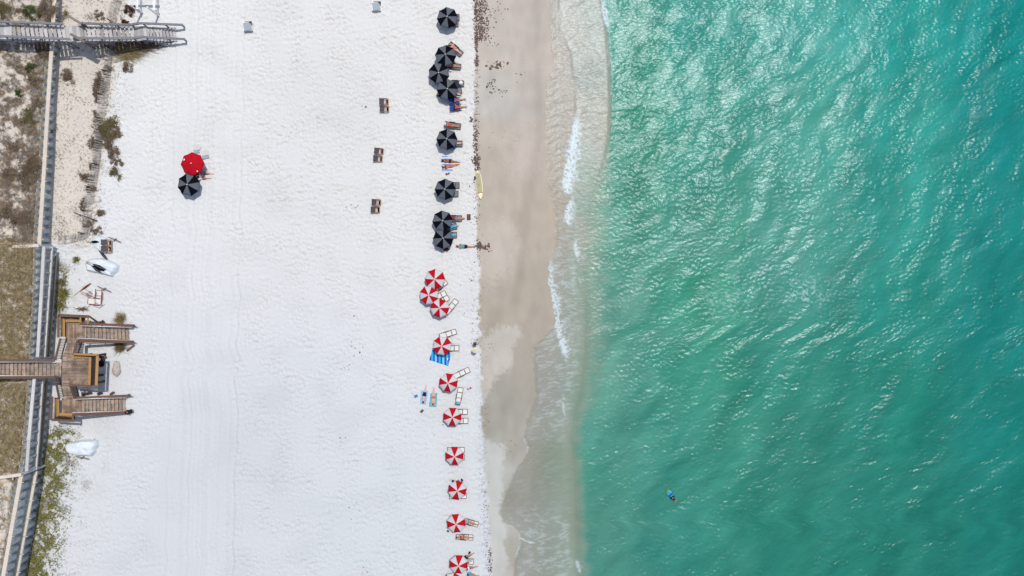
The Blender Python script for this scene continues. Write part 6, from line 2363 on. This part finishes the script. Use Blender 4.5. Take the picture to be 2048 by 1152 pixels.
def shrub(px, py, rx, ry, h, mt, label, name="shrub", n=420, style='bush', seed=1):
    rng = np.random.default_rng(seed)
    c = on_ground(px, py)
    root = thing(name, c, label, "shrub" if name == "shrub" else "grass tuft", "plants on the dune and terrace")
    g = 1.22 if mt in ('brown_leaf', 'olive_leaf') else 1.0
    RX, RY = rx * PX * g, ry * PX * g
    if style == 'bush':
        k = max(5, int(7 + 10 * RX * RY))
        cl = rng.normal(0, .42, (k, 2))
        cl *= np.minimum(1, 0.95 / (np.linalg.norm(cl, axis=1) + 1e-6))[:, None]
        who = rng.integers(0, k, n)
        q = cl[who] + rng.normal(0, .17, (n, 2))
        r = np.linalg.norm(q, axis=1)
        z = h * np.clip(1 - r ** 2 * .8, .05, 1) * rng.uniform(.15, 1, n)
        base = np.stack([q[:, 0] * RX, q[:, 1] * RY, z], 1)
        d = np.stack([q[:, 0] + rng.normal(0, .6, n), q[:, 1] + rng.normal(0, .6, n), rng.uniform(-.1, .8, n)], 1)
        ln = rng.uniform(.07, .20, n) * (0.6 + 0.5 * max(RX, RY))
        wd = rng.uniform(.02, .055, n)
        tone = np.clip(rng.uniform(0, 1, n) * .7 + .3 * (cl[who, 0] > 0), 0, 1)
    else:
        q = rng.normal(0, .28, (n, 2))
        base = np.stack([q[:, 0] * RX, q[:, 1] * RY, np.zeros(n)], 1)
        ang = rng.uniform(0, 6.283, n)
        out = rng.uniform(.2, 1.0, n)
        d = np.stack([np.cos(ang) * out * RX, np.sin(ang) * out * RY, rng.uniform(.3, 1.0, n) * h], 1)
        ln = np.linalg.norm(d, axis=1)
        wd = rng.uniform(.014, .035, n)
        tone = rng.uniform(0, 1, n)
    blades("foliage", base, d, ln, wd, tone, root, M[mt], curl=.15 if style != 'bush' else 0)
    for i in range(4):
        a = rng.uniform(0, 6.283)
        e = Vector((math.cos(a) * RX * .5, math.sin(a) * RY * .5, h * .55))
        obj("stem", tube_mesh("stem", [(0, 0, -.1), e * .5 + Vector((0, 0, .05)), e], [.025, .018, .008], 5), root, M['dark_wood'])
    return root


SHR = [(60, 25, 16, 13, .6, 'green_leaf', "dark green bush on the dune above the grey stairs"), (62, 136, 11, 10, .5, 'green_leaf', "round dark green bush on the dune below the grey stairs"),
       (38, 188, 8, 7, .4, 'green_leaf', "small green bush low on the upper dune"), (58, 236, 16, 14, .5, 'olive_leaf', "olive and brown bush beside the bulkhead cap"),
       (85, 100, 14, 22, .5, 'brown_leaf', "brown scrub against the bulkhead below the grey stairs"), (76, 210, 10, 14, .4, 'brown_leaf', "brown scrub tucked against the upper bulkhead"),
       (66, 330, 16, 24, .45, 'brown_leaf', "wide brown scrub on the upper dune beside the bulkhead"), (52, 360, 14, 16, .4, 'brown_leaf', "brown scrub patch inland of the bulkhead cap"),
       (30, 300, 18, 14, .35, 'brown_leaf', "low brown scrub in the middle of the upper dune"), (20, 350, 16, 12, .35, 'brown_leaf', "low brown scrub at the inland edge of the dune"),
       (40, 440, 22, 18, .4, 'brown_leaf', "brown scrub near the lower end of the upper dune"), (20, 425, 14, 14, .35, 'brown_leaf', "grey brown scrub by the picture's left edge"), (68, 160, 12, 12, .35, 'brown_leaf', "twiggy brown scrub next to the round green bush"),
       (95, 22, 14, 18, .5, 'brown_leaf', "brown scrub between the dark green bush and bulkhead"), (10, 20, 12, 18, .5, 'olive_leaf', "olive bush in the top left corner"),
       (138, 150, 13, 14, .55, 'brown_leaf', "round brown shrub alone on the cream terrace"), (199, 166, 11, 22, .5, 'brown_leaf', "dark brown shrub leaning on the slat fence"), (196, 194, 8, 11, .4, 'brown_leaf', "small brown shrub below the dark one at the fence"), (215, 140, 9, 10, .4, 'brown_leaf', "brown shrub at the upper part of the fence"),
       (213, 258, 24, 18, .6, 'olive_leaf', "large olive shrub spilling over the slat fence"), (222, 290, 12, 20, .4, 'brown_leaf', "light brown shrub under the large olive one"), (190, 285, 12, 16, .4, 'brown_leaf', "dull brown shrub left of the fence's olive shrub"),
       (232, 345, 9, 12, .4, 'olive_leaf', "small olive shrub on white sand seaward of the fence"), (174, 354, 13, 9, .35, 'brown_leaf', "flat brown shrub touching the fence's left side"), (184, 378, 10, 8, .35, 'brown_leaf', "small brown shrub lower down the fence"), (170, 408, 10, 12, .35, 'brown_leaf', "brown shrub near the lower fence"), (176, 445, 10, 8, .35, 'brown_leaf', "brown shrub at the lowest fence bend"),
      
       (196, 232, 8, 10, .35, 'brown_leaf', "small brown shrub above the olive shrub's left side"), (203, 262, 12, 16, .45, 'brown_leaf', "brown shrub behind the slats beside the large olive one"), (226, 243, 14, 9, .4, 'olive_leaf', "olive shrub topping the large one at the fence"), (236, 266, 9, 12, .35, 'brown_leaf', "brown shrub on white sand right of the olive ones"),
       (226, 312, 9, 12, .35, 'brown_leaf', "pale brown shrub between two olive ones"), (240, 325, 8, 7, .3, 'brown_leaf', "small brown shrub furthest out on white sand"), (186, 330, 7, 9, .3, 'brown_leaf', "tiny brown shrub left of the fence's middle"), (203, 425, 9, 7, .3, 'brown_leaf', "tiny brown shrub seaward of the fence's lower end"), (192, 462, 9, 7, .3, 'brown_leaf', "brown shrub just above the dark stacked loungers"),
       (262, 22, 13, 12, .5, 'red_leaf', "dark reddish shrub under the white timber frame"), (250, 42, 8, 6, .3, 'red_leaf', "small reddish shrub above the grey stair rail"), (257, 135, 9, 12, .3, 'brown_leaf', "small brown tuft below the stairs' grassy patch"),
       (108, 18 + 14, 6, 10, .4, 'straw_leaf', "pale dry shrub at the bulkhead above the grey stairs"), (198, 30, 9, 8, .3, 'brown_leaf', "small brown shrub above the grey stairs' middle")]
for i, (x, yy, rx, ry, h_, mt, lab) in enumerate(SHR):
    shrub(x, yy, rx, ry, h_, mt, lab, n=int(260 + rx * ry * 3.2), seed=100 + i)
TUF = [(266, 93, 54, 13, .6, 'brown_leaf', "dark grass bank in the shade under the grey stairs", 1000), (258, 107, 40, 22, .55, 'straw_leaf', "straw and olive grass tuft at the foot of the grey stairs", 520),
       (242, 638, 14, 15, .8, 'straw_leaf', "dry grass tuft above the upper brown stair", 320), (241, 692, 13, 13, .6, 'olive_leaf', "green and straw grass tuft below the upper brown stair", 420), (153, 520, 9, 9, .35, 'lime_leaf', "yellow green tuft beside the white umbrella stack", 170), (124, 565, 8, 10, .35, 'olive_leaf', "olive tuft against the bulkhead by the red umbrellas", 150),
       (128, 588, 13, 12, .35, 'lime_leaf', "lime green tuft between bulkhead and red umbrellas", 260), (122, 612, 12, 16, .35, 'lime_leaf', "lime green tuft above the deck's upper bench", 260), (165, 618, 12, 5, .3, 'olive_leaf', "thin olive tuft above the deck's top rail", 120), (105, 30, 6, 8, .4, 'straw_leaf', "small straw tuft beside the bulkhead", 90), (133, 28, 7, 10, .4, 'straw_leaf', "straw tuft by the grey stairs' guard rail", 110)]
for i, (x, yy, rx, ry, h_, mt, lab, n_) in enumerate(TUF):
    shrub(x, yy, rx, ry, h_, mt, lab, name="grass_tuft", n=n_, style='tuft', seed=300 + i)


def cover(name, density_fn, n, box, mt, lmin, lmax, wmin, wmax, flat, seed, label=None, hmax=.12):
    """Uncountable litter or creeping cover scattered by a density function over photo px."""
    rng = np.random.default_rng(seed)
    x = rng.uniform(box[0], box[2], n * 3)
    yy = rng.uniform(box[1], box[3], n * 3)
    ok = rng.uniform(0, 1, n * 3) < density_fn(x, yy)
    x, yy = x[ok][:n], yy[ok][:n]
    fx = np.clip((x - GX[0]) / 2, 0, len(GX) - 2)
    fy = np.clip((yy - GY[0]) / 2, 0, len(GY) - 2)
    z = GZ[np.round(fy).astype(int), np.round(fx).astype(int)]
    m = len(x)
    base = np.stack([(x - 1024) * PX, (576 - yy) * PX, z + rng.uniform(0, hmax, m)], 1)
    a = rng.uniform(0, 6.283, m)
    d = np.stack([np.cos(a), np.sin(a), rng.uniform(-.1, flat, m)], 1)
    o = blades(name, base, d, rng.uniform(lmin, lmax, m), rng.uniform(wmin, wmax, m), np.clip(rng.normal(.45, .25, m), 0, 1), None, M[mt], curl=.1)
    return tag(o, label, None, None, 'stuff')


NG = field(720, 720, 2.0, 10, 70, 201, 0.7)
NF = field(720, 720, 2.0, 4, 14, 202)


def nz_at(F_, x, yy):
    return F_[np.clip((yy + 120) / 2, 0, 719).astype(int), np.clip((x + 120) / 2, 0, 719).astype(int)]


def d_upper(x, yy):
    return (x < wall_x(yy) - 7) * sl(-.3, 1.1, nz_at(NG, x, yy) + .5 * nz_at(NF, x, yy) + np.interp(yy, [0, 150, 480], [-.4, -.1, .25]) + .7 * sl(45, 10, wall_x(yy) - x))


def d_mid(x, yy):
    return (x < wall_x(yy) - 7) * (yy > 492) * (yy < 930) * ~((yy > 716) & (yy < 754)) * 1.0


def d_low(x, yy):
    return (x < wall_x(yy) - 7) * (yy > 936) * sl(-.1, 1.0, nz_at(NG, x, yy) + .3)


def d_foot(x, yy):
    g = x - wall_x(yy) - 6
    s = sl(75, 8, g) * sl(842, 875, yy) * np.interp(yy, [870, 1000, 1152], [1.0, .8, 1.0]) + .9 * sl(26, 2, g) * sl(520, 560, yy) * (1 - sl(600, 640, yy))
    return (g > 0) * np.clip(s, 0, 1) * sl(-.5, .7, nz_at(NG, x, yy) + .6 * nz_at(NF, x, yy) + .25)


def d_foot2(x, yy):
    g = x - wall_x(yy) - 6
    s = sl(110, 10, g) * sl(855, 900, yy) * .8 + .5 * sl(70, 5, g) * sl(500, 530, yy) * (1 - sl(600, 630, yy))
    return (g > 0) * np.clip(s, 0, 1) * sl(.0, 1.1, nz_at(NF, x, yy) + .4 * nz_at(NG, x, yy))


def d_terr(x, yy):
    fen = np.interp(yy, [0, 80, 150, 220, 290, 350, 400, 470, 489], [246, 230, 224, 214, 206, 197, 190, 182, 176])
    return (x > wall_x(yy) + 8) * (yy < 489) * (x < fen + 60) * (np.exp(-((x - fen) / 22) ** 2) * .9 + .30 * (x < fen)) * sl(.2, 1.2, nz_at(NF, x, yy) + .5 * nz_at(NG, x, yy) + .2)


cover("dune_litter", d_upper, 33000, (-115, -60, 130, 488), 'litter_leaf', .08, .30, .012, .04, .5, 401)
cover("dune_brush", d_upper, 8800, (-115, -60, 130, 488), 'brown_leaf', .10, .35, .012, .04, .8, 402, hmax=.25)
cover("matted_grass", d_mid, 33000, (-115, 492, 115, 930), 'matted_leaf', .12, .42, .015, .045, .5, 403)
cover("matted_brush", d_mid, 6600, (-115, 492, 115, 930), 'brown_leaf', .12, .4, .015, .04, .5, 404)
cover("dune_litter", d_low, 8800, (-115, 936, 90, 1260), 'litter_leaf', .08, .30, .012, .04, .5, 405)
cover("vine_cover", d_foot, 70000, (30, 500, 190, 1260), 'lime_leaf', .06, .17, .024, .065, .6, 406)
cover("twig_litter", d_foot2, 7000, (30, 490, 230, 1260), 'brown_leaf', .06, .24, .012, .04, .4, 407)
cover("terrace_litter", d_terr, 9000, (110, -60, 300, 489), 'litter_dark', .05, .24, .012, .045, .5, 408, hmax=.06)


# ---------------------------------------------------------------- seaweed and debris
def weed_mass():
    rng = np.random.default_rng(55)
    spots = []
    # wrack line clumps: (y range, x offset, spread, count, size)
    for y0, y1, off, sp, cnt, s in [(0, 80, 14, 6.5, 330, .10), (0, 70, 3, 2, 90, .10), (70, 130, 3, 2.0, 110, .11), (130, 235, 4, 3, 70, .08), (235, 345, 3, 3, 110, .10), (270, 300, 2, 2.5, 50, .11), (312, 338, 1, 3.5, 60, .13), (340, 470, -1, 4, 70, .08), (470, 520, 0, 4, 26, .08),
                                    (520, 700, -6, 8, 80, .07), (700, 860, 4, 6, 60, .06), (860, 960, -2, 6, 40, .05), (960, 1152, -4, 5, 90, .07), (1100, 1152, 0, 2.5, 45, .10), (0, 90, 26, 9, 40, .10)]:
        for _ in range(cnt):
            yy = rng.uniform(y0, y1)
            for _k in range(2 if rng.uniform() < .7 else 1):
                spots.append((float(line_x(DRY, np.array(yy))) + off + rng.normal(0, sp), yy + rng.normal(0, 1.5), s * rng.uniform(.25, 1.0)))
    for cx, cy, sx, sy, cnt, s in [(995, 130, 9, 4, 34, .13), (983, 170, 6, 7, 26, .10), (1010, 180, 10, 4, 14, .08), (962, 492, 6, 4, 34, .15), (973, 500, 6, 4, 12, .1), (1045, 145, 10, 8, 8, .07), (1003, 20, 12, 14, 14, .08), (1000, 275, 30, 20, 6, .05), (1000, 610, 40, 60, 8, .05), (975, 690, 14, 8, 20, .05), (880, 862, 40, 40, 5, .06),
                                   (710, 690, 7, 26, 13, .07), (690, 735, 10, 3, 7, .06), (683, 862, 4, 20, 6, .06), (708, 1020, 6, 14, 5, .07), (730, 1140, 5, 6, 5, .07), (712, 415, 8, 5, 7, .07), (728, 215, 6, 3, 5, .08), (905, 905, 8, 8, 8, .05), (942, 238, 3, 4, 8, .12), (895, 348, 1.5, 1.5, 5, .16), (1012, 895, 14, 6, 12, .05), (1340, 600, 1, 1, 0, .1)]:
        for _ in range(cnt):
            spots.append((cx + rng.normal(0, sx), cy + rng.normal(0, sy), s * rng.uniform(.4, 1.3)))
    v, f = [], []
    for x, yy, s in spots:
        c = P(x, yy, 0)
        z = gz(x, yy)
        n = 7
        k = len(v)
        ph = rng.uniform(0, 6.28)
        el = rng.uniform(.5, 1.0)
        for ring, hh in ((1.0, -.01), (.6, .35)):
            for i in range(n):
                a = 2 * math.pi * i / n
                rr = s * ring * rng.uniform(.6, 1.3)
                dx, dy = rr * math.cos(a), rr * el * math.sin(a)
                v.append((c.x + dx * math.cos(ph) - dy * math.sin(ph), c.y + dx * math.sin(ph) + dy * math.cos(ph), z + s * hh * rng.uniform(.7, 1.2)))
        v.append((c.x, c.y, z + s * .45))
        for i in range(n):
            j = (i + 1) % n
            f.append((k + i, k + j, k + n + j, k + n + i))
            f.append((k + n + i, k + n + j, k + 2 * n))
    me = bpy.data.meshes.new("seaweed")
    me.from_pydata(v, [], f)
    me.materials.append(M['weed'])
    return tag(obj("seaweed", me), kind='stuff')


weed_mass()
